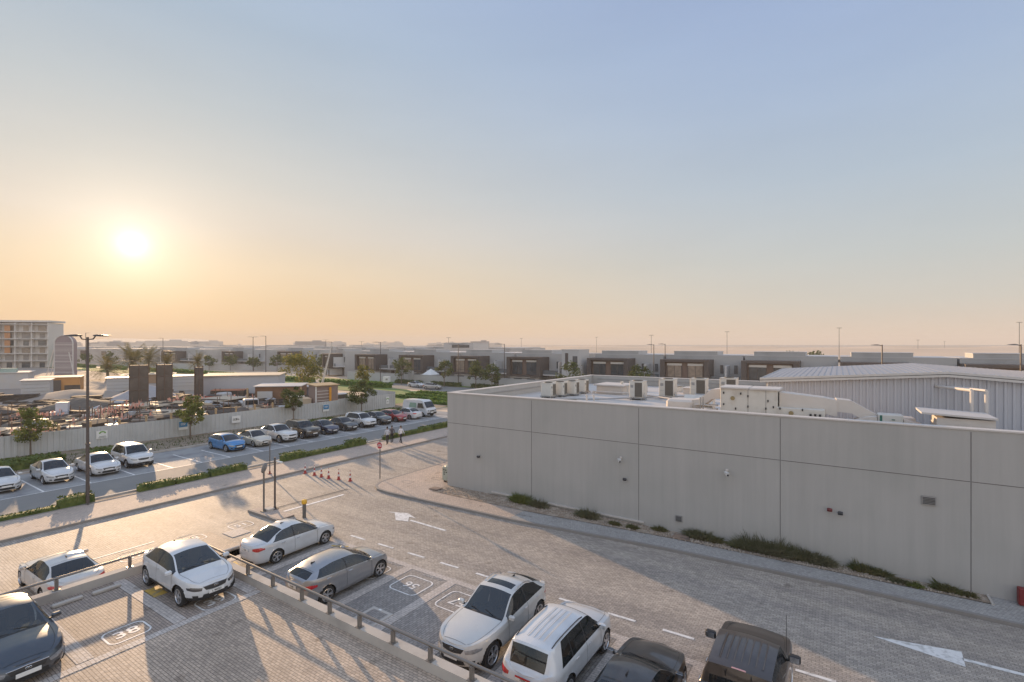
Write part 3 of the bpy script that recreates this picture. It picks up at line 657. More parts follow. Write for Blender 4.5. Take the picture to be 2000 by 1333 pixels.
        if detail > 1:
            mb = MB(); c = nose_pt(0, g1 - .06, 1, .012)
            for sg in (1, -1):
                for k in range(10):
                    t0, t1 = 2 * pi * k / 10, 2 * pi * (k + 1) / 10
                    q0 = Vector((c.x, sg * .032 + .032 * cos(t0), c.z + .028 * sin(t0))); q1 = Vector((c.x, sg * .032 + .032 * cos(t1), c.z + .028 * sin(t1)))
                    mb.tube(q0, q1, .007, 5)
            mb.build('badge', M_CHROME, root)
            mb = MB(); pts = [nose_pt(s, lerp(g1 + .005, g1 - .02, abs(s) / .46), 1, .012) for s in [(-.46 + .92 * k / 12) for k in range(13)]]; mb.path(pts, .010, 5); mb.build('grille_trim', M_CHROME, root)
    if 'rear' not in drop and kind != 'pickup':
        zt_ = tail - .08
        sym('tail_light', [(.56, zt_ - .13), (.80, zt_ - .17), (.95, zt_ - .11)], [(.54, zt_ - .05), (.80, zt_ - .01), (.955, zt_ + .0)], M_RED, -1, .008, 10)
        mb = MB(); p = nose_pt(0, zt_ - .17, -1, .012); zz = zt_ - .14 if kind in ('sedan', 'luxsedan', 'oldsedan') else zt_ - .10
        mb.box((p.x, 0, zz), (.012, .50, .12)); pl = mb.build('number_plate', M_PLATE, root)
        if plate: text_mesh(plate, .08, 'plate_lettering', M_INK, pl, (p.x - .009, 0, zz - .01), (radians(90), 0, radians(-90)))
        if red_plate:
            mb = MB(); mb.box((p.x - .008, 0, zz + .045), (.012, .50, .045)); mb.build('plate_band', mat('plate_band_red', (.5, .03, .03), .4), pl)
        patch('rear_bumper_trim', [(-.62, zb + .03), (0, zb + .02), (.62, zb + .03)], [(-.56, zb + .13), (0, zb + .14), (.56, zb + .13)], M_BLACK, -1, .005, n=10)
    # mirrors, handles, aerial, wipers
    for sg in (1, -1):
        mb = MB(); mx = S['side'][-1][1] - .02; yb = .945 * wid(mx)
        big = 1.35 if kind == 'pickup' else 1.0
        mb.box((mx, sg * (yb + .12 * big), bl(mx) + .085 * big), (.13 * big, .22 * big, .15 * big), bev=.035, mi=0)
        mb.box((mx, sg * (yb + .02), bl(mx) + .04), (.06, .12, .04), mi=1)
        mb.box((mx - .066 * big, sg * (yb + .12 * big), bl(mx) + .085 * big), (.01, .17 * big, .11 * big), mi=2)
        mb.build('side_mirror', [body_mat if kind != 'pickup' else M_BLACK, M_BLACK, M_CHROME], root, smooth=True)
        if detail > 0:
            for s in S['side'][-2:]:
                x = s[0] + (.12 if s[0] > -1.2 else .5); z = bl(x) - .10; xx, y = side_pt(x, z); mb = MB()
                mb.box((x, sg * (y + .018), z), (.19, .022, .032), bev=.006); mb.build('door_handle', M_CHROME if detail > 1 else body_mat, root)
    if detail > 1:
        mb = MB()
        for y0, y1 in ((.55, .05), (-.05, -.6)):
            mb.tube((cowl - .0 + .07, y0 * w2, zt(cowl) + .0), (cowl - .12 + .08, y1 * w2, zt(cowl - .1) + .02), .010, 5)
        mb.build('wiper', M_BLACK, root)
    if fin:
        mb = MB(); x = rt + .32; mb.poly([(x - .10, 0, zt(x) - .01), (x - .08, .0, zt(x) + .06), (x + .08, 0, zt(x) - .01)]); mb.prism([(x - .10, -.018), (x + .08, -.008), (x + .08, .008), (x - .10, .018)], zt(x) - .02, zt(x) + .03)
        mb.build('aerial', M_BLACK, root)
    if rails:
        for sg in (1, -1):
            mb = MB(); pts = []
            for k in range(9):
                x = lerp(ws - .25, rt + .15, k / 8); i = min(range(NX), key=lambda q: abs(xs[q] - x)); p = rows[i][IT0]; pts.append((x, sg * (p[1] + .0), p[2] + (.035 if 0 < k < 8 else .0)))
            mb.path(pts, .016, 6); mb.build('roof_rail', M_BLACK if rails == 'black' else M_RIM, root)
    if kind == 'pickup':
        mb = MB(); mb.box((-2.0, 0, 1.235), (1.5, 1.62, .03)); mb.build('bed_cover', M_BLACK, root)
        mb = MB(); mb.box((rt - .03, 0, H - .085), (.05, .34, .06), bev=.012); mb.build('brake_light', mat('brake_light_red', (.6, .3, .28), .2, coat=1), root)
        for y in (-.3, .3):
            mb = MB(); mb.box(((rt + rg) / 2 - .01, y, (H + deck) / 2 - .04), (.03, .02, .50), tilt=('Y', -.22)); mb.build('window_frame', M_BLACK, root)
        mb = MB(); mb.tube((1.5, -.86, 1.2), (1.45, -.87, 2.3), .008, 5); mb.build('aerial', M_BLACK, root)
    return root
CACHE = {}
# ================================================================ BLANK-WALLED BUILDING AND ITS ROOF
M_WALL = mat('painted_grey_wall', (.435, .42, .395), .72, var=.05, vscale=.5, bump=.08, bscale=25, dirt=(.405, .395, .37), dscale=.35, streak=.07)
M_WTOP = mat('parapet_capping', (.58, .54, .50), .6, var=.06)
M_ROOF = mat('white_roof_membrane', (.56, .53, .50), .6, var=.06, vscale=.4, dirt=(.50, .46, .42), dscale=.35)
M_INNER = mat('parapet_inner_grey', (.42, .42, .42), .75, var=.07, vscale=.7)
M_CLAD = mat('ribbed_steel_cladding', (.47, .47, .49), .45, var=.05, vscale=.8, dirt=(.47, .47, .49), dscale=.5)
M_GAP = mat('dark_joint', (.16, .15, .145), .9)  # plain dark grey for panel joints and cover outlines
M_ACW = mat('beige_steel_casing', (.62, .59, .53), .5, var=.08, vscale=2, dirt=(.50, .46, .40), dscale=1.2)
M_COIL = mat('coil_grille', (.12, .105, .085), .6, var=.3, vscale=30)
M_DUCT = mat('duct_cladding', (.62, .56, .50), .55, var=.1, vscale=1.5, bump=.2, bscale=6)
M_METAL = mat('galvanised_metal', (.35, .35, .35), .45, metal=.6)
RZ = 5.75; WT = 6.58; Y0, Y1 = 26.55, 50.2; X0, X1 = -22.9, 26.0
bl_ = empty('flat_roofed_building', (X0, Y0, 0), 0, 'large windowless building with a plain grey panelled wall and equipment on its roof', 'building')
def at0(o): o.location = (-X0, -Y0, 0); return o
mb = MB()
mb.box(((X0 + X1) / 2, Y0 + .2, WT / 2), (X1 - X0, .4, WT)); at0(mb.build('front_wall', M_WALL, bl_))
mb = MB(); mb.box((X0 + .2, (Y0 + Y1) / 2 + .2, WT / 2), (.4, Y1 - Y0 - .41, WT)); at0(mb.build('side_wall', M_WALL, bl_))
mb = MB(); mb.box(((X0 + X1) / 2, Y1 + .2, WT / 2), (X1 - X0, .4, WT)); at0(mb.build('rear_wall', M_WALL, bl_))
mb = MB(); mb.box(((X0 + X1) / 2, (Y0 + Y1) / 2, RZ - .15), (X1 - X0 - .8, Y1 - Y0 - .8, .3)); at0(mb.build('roof', M_ROOF, bl_))
mb = MB()
mb.box(((X0 + X1) / 2, Y0 + .2, WT + .03), (X1 - X0 + .06, .48, .06)); mb.box((X0 + .2, (Y0 + Y1) / 2 + .25, WT + .03), (.48, Y1 - Y0 - .4, .06)); mb.box(((X0 + X1) / 2, Y1 + .2, WT + .032), (X1 - X0 + .06, .48, .06))
at0(mb.build('parapet_capping', M_WTOP, bl_))
mb = MB()
for x in (-16.02, -9.15, -2.29, 4.42): mb.box((x, Y0 - .001, 3.3), (.028, .008, 6.4))
x0 = X0
for x in (-16.02, -9.15, -2.29, 4.42, 11.2): mb.box(((x0 + x) / 2, Y0 - .001, 4.52), (x - x0 - .05, .008, .028)); x0 = x
at0(mb.build('panel_joints', M_GAP, bl_))
mb = MB(); mb.box(((X0 - 9.0) / 2 + 2, Y0 - .06, .30), (10.2, .09, .09)); at0(mb.build('wall_base_pipe', M_WTOP, bl_))
mb = MB(); mb.box((X0 + .9 + 10, Y0 + .44, RZ + .55), (20.5, .06, .05)); mb.box((X0 + .43, (Y0 + Y1) / 2, RZ + .45), (.04, Y1 - Y0 - 1.4, .05)); mb.box((X0 + 12, Y1 - .03, RZ + .5), (22, .05, .05)); at0(mb.build('lightning_conductor', M_METAL, bl_))
def vent(x, z, w, h):
    mb = MB(); mb.box((0, 0, 0), (w, .05, h))
    o = tag(mb.build('wall_vent', M_METAL), None, 'vent'); o.location = (x, Y0 - .028, z)
    m2 = MB()
    for k in range(5): m2.box((0, -.035, (k - 2) * h / 6), (w * .86, .02, h / 11), tilt=('X', .5))
    m2.build('louvre', mat('louvre_dark', (.10, .10, .10), .5), o); return o
vent(3.12, 3.55, .46, .36)['label'] = 'dark louvred vent high on the grey wall beside a panel joint'
vent(-6.99, .85, .34, .32)['label'] = 'small grey louvred vent low on the wall above the gravel bed'
def cctv(x, z, lab):
    r = empty('security_camera', (x, Y0 - .02, z), 0, lab, 'camera', 'cameras on the grey wall')
    mb = MB(); mb.box((0, -.03, .08), (.14, .05, .14), bev=.01); mb.tube((0, -.05, .08), (0, -.28, .04), .025); mb.build('bracket', M_WTOP, r)
    mb = MB(); mb.tube((-.05, -.20, .0), (.12, -.48, -.05), .065, 12); mb.box((.03, -.33, .05), (.16, .34, .02), rz=.55); mb.build('camera_body', mat('white_plastic', (.72, .72, .70), .35), r)
    mb = MB(); mb.tube((.12, -.48, -.05), (.128, -.492, -.052), .05, 12); mb.build('lens', M_BLACK, r)
cctv(-10.16, 3.58, 'white security camera on the grey wall near its second joint'); cctv(-4.63, 3.64, 'white security camera on the grey wall left of the middle joint')
def flood(x, z, lab, red=False):
    r = empty('wall_lamp', (x, Y0 - .02, z), 0, lab, 'lamp')
    mb = MB(); mb.tube((0, .02, 0), (0, -.10, 0), .03); mb.build('bracket', M_METAL, r)
    mb = MB(); mb.box((0, -.16, -.02), (.20, .12, .14), bev=.02, tilt=('X', .4)); mb.build('lamp_body', mat('dark_red_lamp', (.16, .03, .03), .4) if red else mat('dark_lamp', (.05, .05, .055), .4), r)
flood(-20.06, 2.52, 'small dark lamp on the grey wall near the building corner'); flood(-9.89, 2.53, 'small dark lamp on the wall below the security camera')
flood(-.32, 2.60, 'small dark red lamp on the wall right of the middle joint', True); flood(.08, 2.52, 'dark square lamp beside the small red lamp on the wall')

# steel shed standing on / behind the roof: low gable, ribbed cladding
sh = empty('steel_shed', (-3.6, 33, RZ), 0, 'ribbed pale steel shed with a low pitched roof behind the parapet', 'shed')
def gz(x): return 8.0 + .60 * (1 - abs(x - 4.6) / 8.2)
mb = MB(); xs_ = []; x = -3.55; k = 0
while x < 12.75: xs_ += [(x, 0), (x + .03, -.06), (x + .12, -.06), (x + .15, 0)]; x += .30
P = [[(q[0] + 3.6, q[1], 0) for q in xs_], [(q[0] + 3.6, q[1], gz(q[0]) - RZ - .25) for q in xs_]]
mb.grid(P, flip=False); mb.box((.02, 7.1, 1.0), (.06, 14.1, 2.05)); mb.box((16.4, 7.1, 1.0), (.06, 14.1, 2.05)); mb.build('cladding', M_CLAD, sh)
mb = MB()
for a, b in ((-3.9, 4.6), (4.6, 13.1)):
    za, zb_ = gz(a) - RZ, gz(b) - RZ
    A = [(a + 3.6, -.25, za), (b + 3.6, -.25, zb_), (b + 3.6, 14.4, zb_), (a + 3.6, 14.4, za)]
    mb.poly(A); mb.poly([(p[0], p[1], p[2] - .06) for p in A][::-1])
    n = 28
    for i in range(n):
        x = lerp(a, b, (i + .5) / n); mb.box((x + 3.6, 7.1, gz(x) - RZ + .006), (.035, 14.6, .014))
mb.build('roof', mat('pale_roof_sheet', (.30, .31, .34), .5, var=.06, vscale=.5), sh)
mb = MB()
for a, b in ((-3.9, 4.6), (4.6, 13.1)):
    for s_, t_ in ((0, .12), (.12, .24)):
        mb.poly([(a + 3.6, -.27, gz(a) - RZ - t_), (b + 3.6, -.27, gz(b) - RZ - t_), (b + 3.6, -.27 + .0, gz(b) - RZ + .03 - s_), (a + 3.6, -.27, gz(a) - RZ + .03 - s_)])
    mb.poly([(a + 3.6, -.27, gz(a) - RZ - .24), (a + 3.6, .02, gz(a) - RZ - .24), (b + 3.6, .02, gz(b) - RZ - .24), (b + 3.6, -.27, gz(b) - RZ - .24)])
mb.poly([(-.31, -.27, gz(-3.9) - RZ + .03), (-.31, 14.4, gz(-3.9) - RZ + .03), (-.31, 14.4, gz(-3.9) - RZ - .24), (-.31, -.27, gz(-3.9) - RZ - .24)])
mb.build('fascia', mat('shed_fascia', (.58, .55, .51), .5), sh)
for k, (px, w) in enumerate(((4.55, 0), (5.05, 0))):
    pass
pr = empty('roof_pipes', (4.3, 32.9, RZ), 0, 'pair of white bent pipes dropping down the ribbed shed wall', 'pipes')
mb = MB(); mb.path([(-.15, .1, 2.12), (.85, -2.1, 2.12), (.85, -2.1, 0)], .07, 10); mb.build('pipe', M_WTOP, pr)
mb = MB(); mb.path([(.35, .1, 2.12), (1.35, -2.1, 2.12), (1.35, -2.1, 0)], .07, 10); mb.build('pipe', M_WTOP, pr)

def ac_unit(x, y, w, d, h, lab, rz=0.0, group='boxy air conditioning units on the roof'):
    r = empty('air_conditioner', (x, y, RZ), rz, lab, 'air conditioner', group)
    mb = MB(); mb.box((0, 0, .12), (w + .1, d + .1, .06))
    for sx in (-1, 1):
        for sy in (-1, 1): mb.box((sx * w * .42, sy * d * .42, .045), (.1, .1, .09))
    mb.build('base_frame', M_METAL, r)
    mb = MB(); mb.box((0, 0, .16 + h / 2), (w, d, h), bev=.02); mb.box((0, 0, .17 + h), (w + .04, d + .04, .04)); mb.build('casing', M_ACW, r)
    mb = MB(); mb.box((w * .18, -d / 2 - .004, .16 + h * .5), (w * .54, .02, h * .86)); mb.build('coil_grille', M_COIL, r)
    mb = MB(); mb.tube((w * .52, -d * .3, .4), (w * .75, -d * .6, .05), .03, 6); mb.tube((w * .52, -d * .2, .55), (w * .8, -d * .5, .05), .02, 6); mb.box((-w * .3, -d / 2 - .01, .16 + h * .7), (w * .2, .03, h * .16)); mb.box((-w * .28, -d / 2 - .008, .16 + h * .35), (w * .26, .012, .012)); mb.build('pipework', M_METAL, r)
    mb = MB(); mb.lathe([(.001, 0), (min(w, d) * .32, 0), (min(w, d) * .36, .05), (min(w, d) * .38, .05), (min(w, d) * .38, 0)], 16, c=(0, 0, .19 + h)); mb.build('fan_guard', M_COIL, r)
    return r
ac_unit(-12.9, 37.3, 1.05, 1.0, 1.25, 'tall beige air conditioner nearest the left on the open white roof')
ac_unit(-11.2, 39.4, 1.15, 1.0, 1.35, 'tall beige air conditioner second from the left on the open white roof')
ac_unit(-9.3, 41.4, 1.2, 1.0, 1.35, 'beige air conditioner third along the row toward the back parapet')
ac_unit(-7.4, 43.3, 1.25, 1.0, 1.35, 'beige air conditioner half hidden behind the duct unit at the back')
for k, (x, y) in enumerate(((-19.3, 34.6), (-18.95, 35.9), (-18.5, 37.2), (-18.6, 39.3))):
    ac_unit(x, y, .85, .9, 1.0, ['beige condenser nearest the front wall in the cluster by the corner', 'second beige condenser from the front in the corner cluster', 'third beige condenser from the front in the corner cluster', 'rearmost beige condenser of the corner cluster near the hatch'][k], rz=radians(90), group='beige condensers clustered near the roof corner')
r = empty('roof_hatch', (-16.3, 41.0, RZ), 0, 'low beige plant housing with an overhanging white lid on the roof', 'roof housing')
mb = MB(); mb.box((0, 0, .35), (2.3, 2.4, .7)); mb.build('housing', M_DUCT, r); mb = MB(); mb.box((0, 0, .76), (2.7, 2.8, .12), bev=.02); mb.build('lid', M_WTOP, r)
mb = MB(); mb.tube((.7, 0, .8), (.7, 0, 1.05), .12, 10); mb.tube((1.5, -.9, 0), (1.5, -.9, .8), .05); mb.tube((1.7, -.9, 0), (1.7, -.9, .8), .05); mb.path([(1.5, -.9, .8), (1.7, -.9, .8)], .05); mb.build('vent_pipe', M_ACW, r)
for k, (x, y) in enumerate(((-14.9, 32.3), (-14.5, 32.6))):
    mb = MB(); mb.tube((0, 0, 0), (0, 0, .62), .06, 10); mb.lathe([(.09, .60), (.09, .68), (.001, .72)], 10)
    o = tag(mb.build('vent_pipe', M_WTOP, smooth=True, loc=(x, y, RZ)), 'short white vent pipe behind the front parapet, ' + ('left' if k == 0 else 'right') + ' one of the pair', 'pipe', 'two short white vent pipes on the roof')
mb = MB(); mb.box((0, 0, .2), (1.9, .5, .08)); mb.box((-.8, 0, .09), (.1, .4, .18)); mb.box((.8, 0, .09), (.1, .4, .18)); mb.box((0, .05, .10), (1.5, .3, .15))
tag(mb.build('cable_tray', M_METAL, loc=(-16.9, 32.8, RZ), rz=.75), 'low metal cable tray lying on the white roof by the condensers', 'cable tray')
mb = MB(); mb.box((0, 0, .25), (1.7, 1.3, .5)); mb.box((0, 0, .53), (1.9, 1.5, .06)); tag(mb.build('skylight_curb', M_DUCT, loc=(-10.2, 44.0, RZ)), 'low beige roof box with a flat lid behind the air conditioners', 'roof box')
mb = MB(); mb.box((0, 0, .65), (1.9, 1.0, .06), tilt=('X', .5)); mb.box((-.9, .2, .35), (.05, .8, .7)); mb.box((.9, .2, .35), (.05, .8, .7)); mb.box((0, .3, .4), (1.7, .4, .5))
tag(mb.build('sloping_hood', M_ACW, loc=(-7.6, 33.6, RZ)), 'beige intake hood with a sloping blue-grey panel beside the ducts', 'hood')
# big air handling unit with ducts on both sides
r = empty('air_handling_unit', (-4.0, 29.3, RZ), 0, 'large pale boxy air handling unit with black latches and angled ducts', 'air handler')
mb = MB(); mb.box((0, .3, .98), (2.75, 1.5, 1.75), bev=.02); mb.box((2.4, .3, .55), (2.1, 1.5, .9), bev=.02); mb.build('casing', M_ACW, r)
mb = MB(); mb.box((-.67, .3, 1.90), (1.42, 1.7, .10), bev=.02); mb.box((.78, .3, 1.895), (1.42, 1.7, .10), bev=.02); mb.build('lid', M_WTOP, r)
for x, z in ((-.75, 1.35), (2.0, .75)):
    mb = MB(); mb.tube((x, -.46, z), (x, -.50, z), .11, 18); mb.build('gauge', mat('brass_gauge', (.32, .26, .14), .4, metal=.5), r)
mb = MB()
for x, z in ((-1.2, 1.62), (-.35, 1.62), (-.6, .8), (-1.25, .45), (.0, .95), (.0, 1.5), (.85, .9), (.95, 1.3), (1.2, 1.0), (.85, .5), (.4, .45), (1.5, .95), (2.5, .95), (-1.2, 1.0)): mb.box((x, -.475, z), (.06, .04, .11))
for x in (-.0, .85): mb.box((x, -.456, 1.0), (.012, .006, 1.7))
for x in (2.85, 3.05, 3.25): mb.tube((x, -.48, .78), (x, -.48, .60), .05, 8)
mb.build('latches', M_BLACK, r)
def duct(name, pts, w, h, m, par):
    mb = MB()
    for (a, b) in zip(pts, pts[1:]):
        a, b = Vector(a), Vector(b); dxy = Vector((b.x - a.x, b.y - a.y, 0)); n = Vector((-dxy.y, dxy.x, 0)).normalized() * w / 2; u = Vector((0, 0, h / 2))
        mb.grid([[a - n - u, b - n - u], [a - n + u, b - n + u], [a + n + u, b + n + u], [a + n - u, b + n - u], [a - n - u, b - n - u]])
    mb.poly([pts[0]] * 3) if False else None
    for e, q in ((0, 1), (-1, -2)):
        a = Vector(pts[e]); b = Vector(pts[q]); dxy = Vector((b.x - a.x, b.y - a.y, 0)); n = Vector((-dxy.y, dxy.x, 0)).normalized() * w / 2; u = Vector((0, 0, h / 2))
        mb.poly([a - n - u, a + n - u, a + n + u, a - n + u])
    return mb.build(name, m, par)
duct('duct', [(-1.38, .5, 1.5), (-1.9, .55, 1.45), (-2.6, .6, .85), (-3.0, .6, .8)], 1.0, .55, M_DUCT, r)
duct('duct', [(1.38, .5, 1.35), (2.4, .6, 1.25), (3.4, .7, 1.15), (3.9, .75, 1.05)], 1.1, .8, M_DUCT, r)
duct('duct', [(3.9, .75, 1.2), (4.5, .8, 1.15), (5.6, .9, .48), (7.0, 1.0, .44)], .95, .62, M_DUCT, r)
mb = MB(); mb.box((-3.7, .55, .55), (1.5, 1.3, 1.0), bev=.12); mb.build('duct_elbow', M_DUCT, r)
for x in (-2.45, -2.3): mb = MB(); mb.tube((x, -.35, 0), (x, -.35, 1.3), .035, 8); mb.build('support_post', M_METAL, r)
mb = MB(); mb.box((-2.4, -.1, .55), (1.6, .5, .05), tilt=('Y', -.12)); mb.box((-2.2, .0, .85), (1.2, .5, .05)); mb.box((-2.4, .3, .3), (1.8, .3, .5)); mb.build('cable_tray', M_DUCT, r)
r = empty('fan_unit', (2.05, 29.6, RZ), 0, 'small white cube fan unit at the end of the roof duct', 'fan unit')
mb = MB(); mb.box((0, 0, .5), (.95, .9, .85), bev=.02); mb.build('casing', M_ACW, r)
mb = MB(); mb.box((-.36, -.46, .5), (.09, .02, .8)); mb.box((.1, -.46, .72), (.12, .03, .04)); mb.build('vent_slot', mat('green_slot', (.03, .14, .10), .5), r)
duct('duct', [(-.5, 0, .55), (-.95, 0, .5), (-1.4, 0, .30)], .8, .5, M_DUCT, r); duct('duct', [(.5, 0, .5), (1.2, 0, .3)], .8, .5, M_DUCT, r)
r = empty('roof_enclosure', (4.6, 29.5, RZ), 0, 'low pale plant enclosure with a wide sloping white lid', 'roof enclosure')
mb = MB(); mb.box((0, 0, .50), (1.9, 1.7, 1.02)); mb.build('housing', M_DUCT, r); mb = MB(); mb.box((-.25, .1, 1.14), (2.5, 2.2, .08), tilt=('Y', .04)); mb.build('lid', M_WTOP, r)

# pipe runs, trays and small boxes scattered over the roof
def proof(pts, rr, lab, m=M_METAL):
    mb = MB(); o = Vector((pts[0][0], pts[0][1], RZ)); q = [(p[0] - o.x, p[1] - o.y, p[2]) for p in pts]; mb.path(q, rr, 7)
    for p in q[::2]: mb.box((p[0], p[1], p[2] / 2), (.14, .22, p[2]))
    return tag(mb.build('roof_pipe', m, loc=o), lab, 'pipe')
proof([(-18.0, 33.0, .15), (-15, 34.5, .15), (-13.2, 36.6, .15), (-12.0, 38.5, .15), (-9.8, 40.6, .15), (-7.8, 42.6, .15)], .05, 'thin grey pipe run linking the row of air conditioners on the roof')
proof([(-17.6, 39.5, .2), (-14, 39.6, .2), (-9, 36.5, .2), (-6.8, 34.5, .2)], .06, 'lagged pale pipe crossing the roof toward the duct unit', M_DUCT)
proof([(-20.5, 29.0, .12), (-14, 29.2, .12), (-8.2, 29.4, .12)], .04, 'thin conduit along the front edge of the white roof')
for k, (x, y, w, h, lab) in enumerate(((-13.6, 38.9, .5, .45, 'small grey junction box between the first two air conditioners'), (-8.4, 38.0, .8, .5, 'squat beige box in front of the third air conditioner'), (-14.6, 43.5, .7, .6, 'small beige fan cowl near the back parapet'), (-6.3, 38.5, .9, .7, 'beige box behind the sloping hood'), (-11.9, 45.2, .6, .5, 'little vent cowl close to the back parapet'))):
    r = empty('vent_cowl', (x, y, RZ), .3 * k, lab, 'roof vent'); mb = MB(); mb.box((0, 0, h / 2), (w, w * .8, h), bev=.03); mb.build('casing', M_ACW, r); mb = MB(); mb.box((0, 0, h + .06), (w * 1.15, w * .95, .05)); mb.tube((0, 0, h - .05), (0, 0, h + .06), w * .2, 8); mb.build('cap', M_METAL, r)
# electrical cabinet behind the corner, red box by the far door
r = empty('electric_cabinet', (-23.35, 27.35, .12), 0, 'pale green electric cabinet with a rounded top by the building corner', 'cabinet')
mb = MB(); mb.box((0, 0, .62), (.85, .8, 1.0), bev=.05); mb.lathe([(.42, 0), (.36, .07), (.001, .12)], 14, c=(0, 0, 1.1)); mb.build('casing', mat('cabinet_green', (.42, .45, .38), .5, dirt=(.3, .28, .22), dscale=2), r)
mb = MB()
for x, z in ((-.22, .9), (-.05, .9), (-.2, .74), (0, .74), (-.2, .6)): mb.box((x, -.41, z), (.1, .02, .07))
mb.box((.22, -.41, .76), (.12, .02, .34)); mb.build('meter_window', M_BLACK, r)
for x in (-.3, .3): mb = MB(); mb.tube((x, -.2, 0), (x, -.2, .13), .09, 12); mb.build('foot', M_BLACK, r)
r = empty('fire_hose_box', (5.95, 26.3, .12), 0, 'red cabinet standing against the wall at the frame edge', 'cabinet')
mb = MB(); mb.box((0, 0, .34), (.5, .3, .62), bev=.02); mb.build('casing', mat('signal_red', (.20, .02, .022), .5), r)
mb = MB(); mb.box((.05, -.155, .26), (.28, .01, .3)); mb.build('label_panel', M_PLATE, r); mb = MB(); mb.tube((.1, 0, .6), (.1, 0, 1.9), .03); mb.build('riser_pipe', M_METAL, r)

# ================================================================ VILLAS
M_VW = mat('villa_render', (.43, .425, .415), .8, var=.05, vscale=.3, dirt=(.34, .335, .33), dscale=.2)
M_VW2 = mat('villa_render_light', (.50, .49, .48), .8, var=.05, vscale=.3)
M_VB = mat('dark_brown_frame', (.105, .085, .075), .7, var=.1, vscale=.8)
M_VBI = mat('brown_cladding', (.17, .115, .09), .7, var=.15, vscale=1)
M_VG = mat('villa_window_glass', (.07, .08, .09), .08, var=.6, vscale=.9, spec=.8)
M_VGW = mat('curtain_reflection_glass', (.30, .24, .19), .15, var=.5, vscale=1.6, spec=.6)  # tan pane colour: curtains on some villas, painted sunlit reflections on another
M_BLIND = mat('white_blind', (.62, .60, .57), .6)
M_RAIL = mat('glass_balustrade', (.14, .155, .17), .15, spec=.6)
def villa(x, y, yaw, W, lab, group, near=True, wb=9.1, tan_panes=0, mirror=1, h=8.2, name='villa'):
    """two-storey semi-detached villa; local x along the front, y backwards, box frame on its left part"""
    r = empty(name, (x, y, 0), yaw, lab, 'house', group)
    if mirror < 0: sx = -1
    else: sx = 1
    def X(v): return v * sx if sx > 0 else W - v
    mb = MB(); dep = 13
    mb.box((W / 2, 4.5 + dep / 2, h / 2 - .2), (W - .02, dep, h - .4)); mb.box((X(wb * .62), 4.5 + 3, h / 2 + .2), (wb * .9, 5.9, h + .35)); mb.build('wall', M_VW, r)
    mb = MB(); mb.box((W / 2, 4.5 + dep / 2, h - .35), (W + .02, dep + .06, .12)); mb.box((X(wb * .62), 7.5, h + .40), (wb * .9 + .1, 6.0, .10)); mb.build('roof_edge', M_VW2, r)
    mb = MB(); c = X(wb / 2)
    mb.box((c, 2.45, 6.85), (wb, 4.7, .45)); mb.box((c, 2.45, 2.65), (wb, 4.7, .40)); mb.box((X(.45), 2.45, 4.75), (.9, 4.7, 3.78)); mb.box((X(wb - .45), 2.45, 4.75), (.9, 4.7, 3.78))
    mb.build('box_frame', M_VB, r)
    mb = MB(); mb.box((c, .95, 4.75), (wb - 1.82, .2, 3.78)); mb.build('recessed_cladding', M_VBI, r)
    for k, f in enumerate((.27, .70)):
        w = wb * .30; cx = X(wb * f + .15)
        mb = MB(); mb.box((cx, .84, 4.45), (w, .10, 2.9)); wn = mb.build('window', M_VGW if (tan_panes >> k) & 1 else M_VG, r)
        mb = MB(); mb.box((cx, .78, 6.12), (w + .1, .16, .42)); mb.build('blind', M_BLIND, wn)
        mb = MB(); mb.box((cx, .77, 4.4), (.07, .06, 2.9)); mb.box((cx, .77, 3.7), (w, .06, .07))
        for s_ in (-1, 1): mb.box((cx + s_ * w / 2, .77, 4.4), (.09, .06, 2.9))
        mb.build('frame', M_VB, wn)
    mb = MB(); mb.box((c, 2.6, 1.35), (wb * .86, 3.6, 2.2)); mb.build('ground_floor_wall', M_VW2, r)
    for f in (.3, .7): mb = MB(); mb.box((X(wb * f), .78, 1.1), (wb * .24, .08, 1.9)); mb.build('window', M_VG, r)
    mb = MB(); mb.box((X(wb * .42), .45, 2.55), (wb * .6, .5, .5)); mb.build('canopy', M_BLIND, r)
    # recessed part with balcony, slot windows and a pale fin
    rw_ = W - wb
    if rw_ > 2:
        cx = X(wb + rw_ / 2)
        for f, ww in ((.28, .55), (.76, .62)):
            mb = MB(); mb.box((X(wb + rw_ * f), 4.46, 5.2), (ww, .10, 1.6)); mb.build('window', M_VG, r)
        mb = MB(); mb.box((cx, 3.0, 3.0), (rw_ - .06, 3.2, .3)); mb.build('balcony_slab', M_VW2, r)
        mb = MB(); mb.box((cx, 1.5, 3.6), (rw_ - .1, .05, .95)); mb.build('balustrade', M_RAIL, r)
        mb = MB(); mb.box((X(wb + rw_ * .52), 2.9, 4.4), (.35, 3.3, 3.2)); mb.build('dividing_fin', M_VW2, r)
        mb = MB(); mb.box((X(wb + rw_ * .3), 4.45, 1.3), (1.3, .08, 2.2)); mb.build('door', M_VB, r)
    return r
VX = [(-119.8, 17.0), (-101.4, 17.6), (-82.7, 16.4), (-65.5, 17.2), (-44.8, 15.0), (-29.2, 14.3), (-14.6, 14.6), (0.3, 15), (15.6, 15), (31, 15), (46.4, 15)]
names = ['villa with orange curtained window behind the traffic sign pole', 'villa behind the two street trees and parked grey car', 'villa with a curtained left window behind the tall lamp post', 'villa with two dark upper windows left of the pale slot-windowed tower',
         'villa with wide dark upper windows behind the roof hatch', 'villa with sunlit reflections in both upper windows', 'villa half hidden by the left end of the steel shed', None, None, None, None]
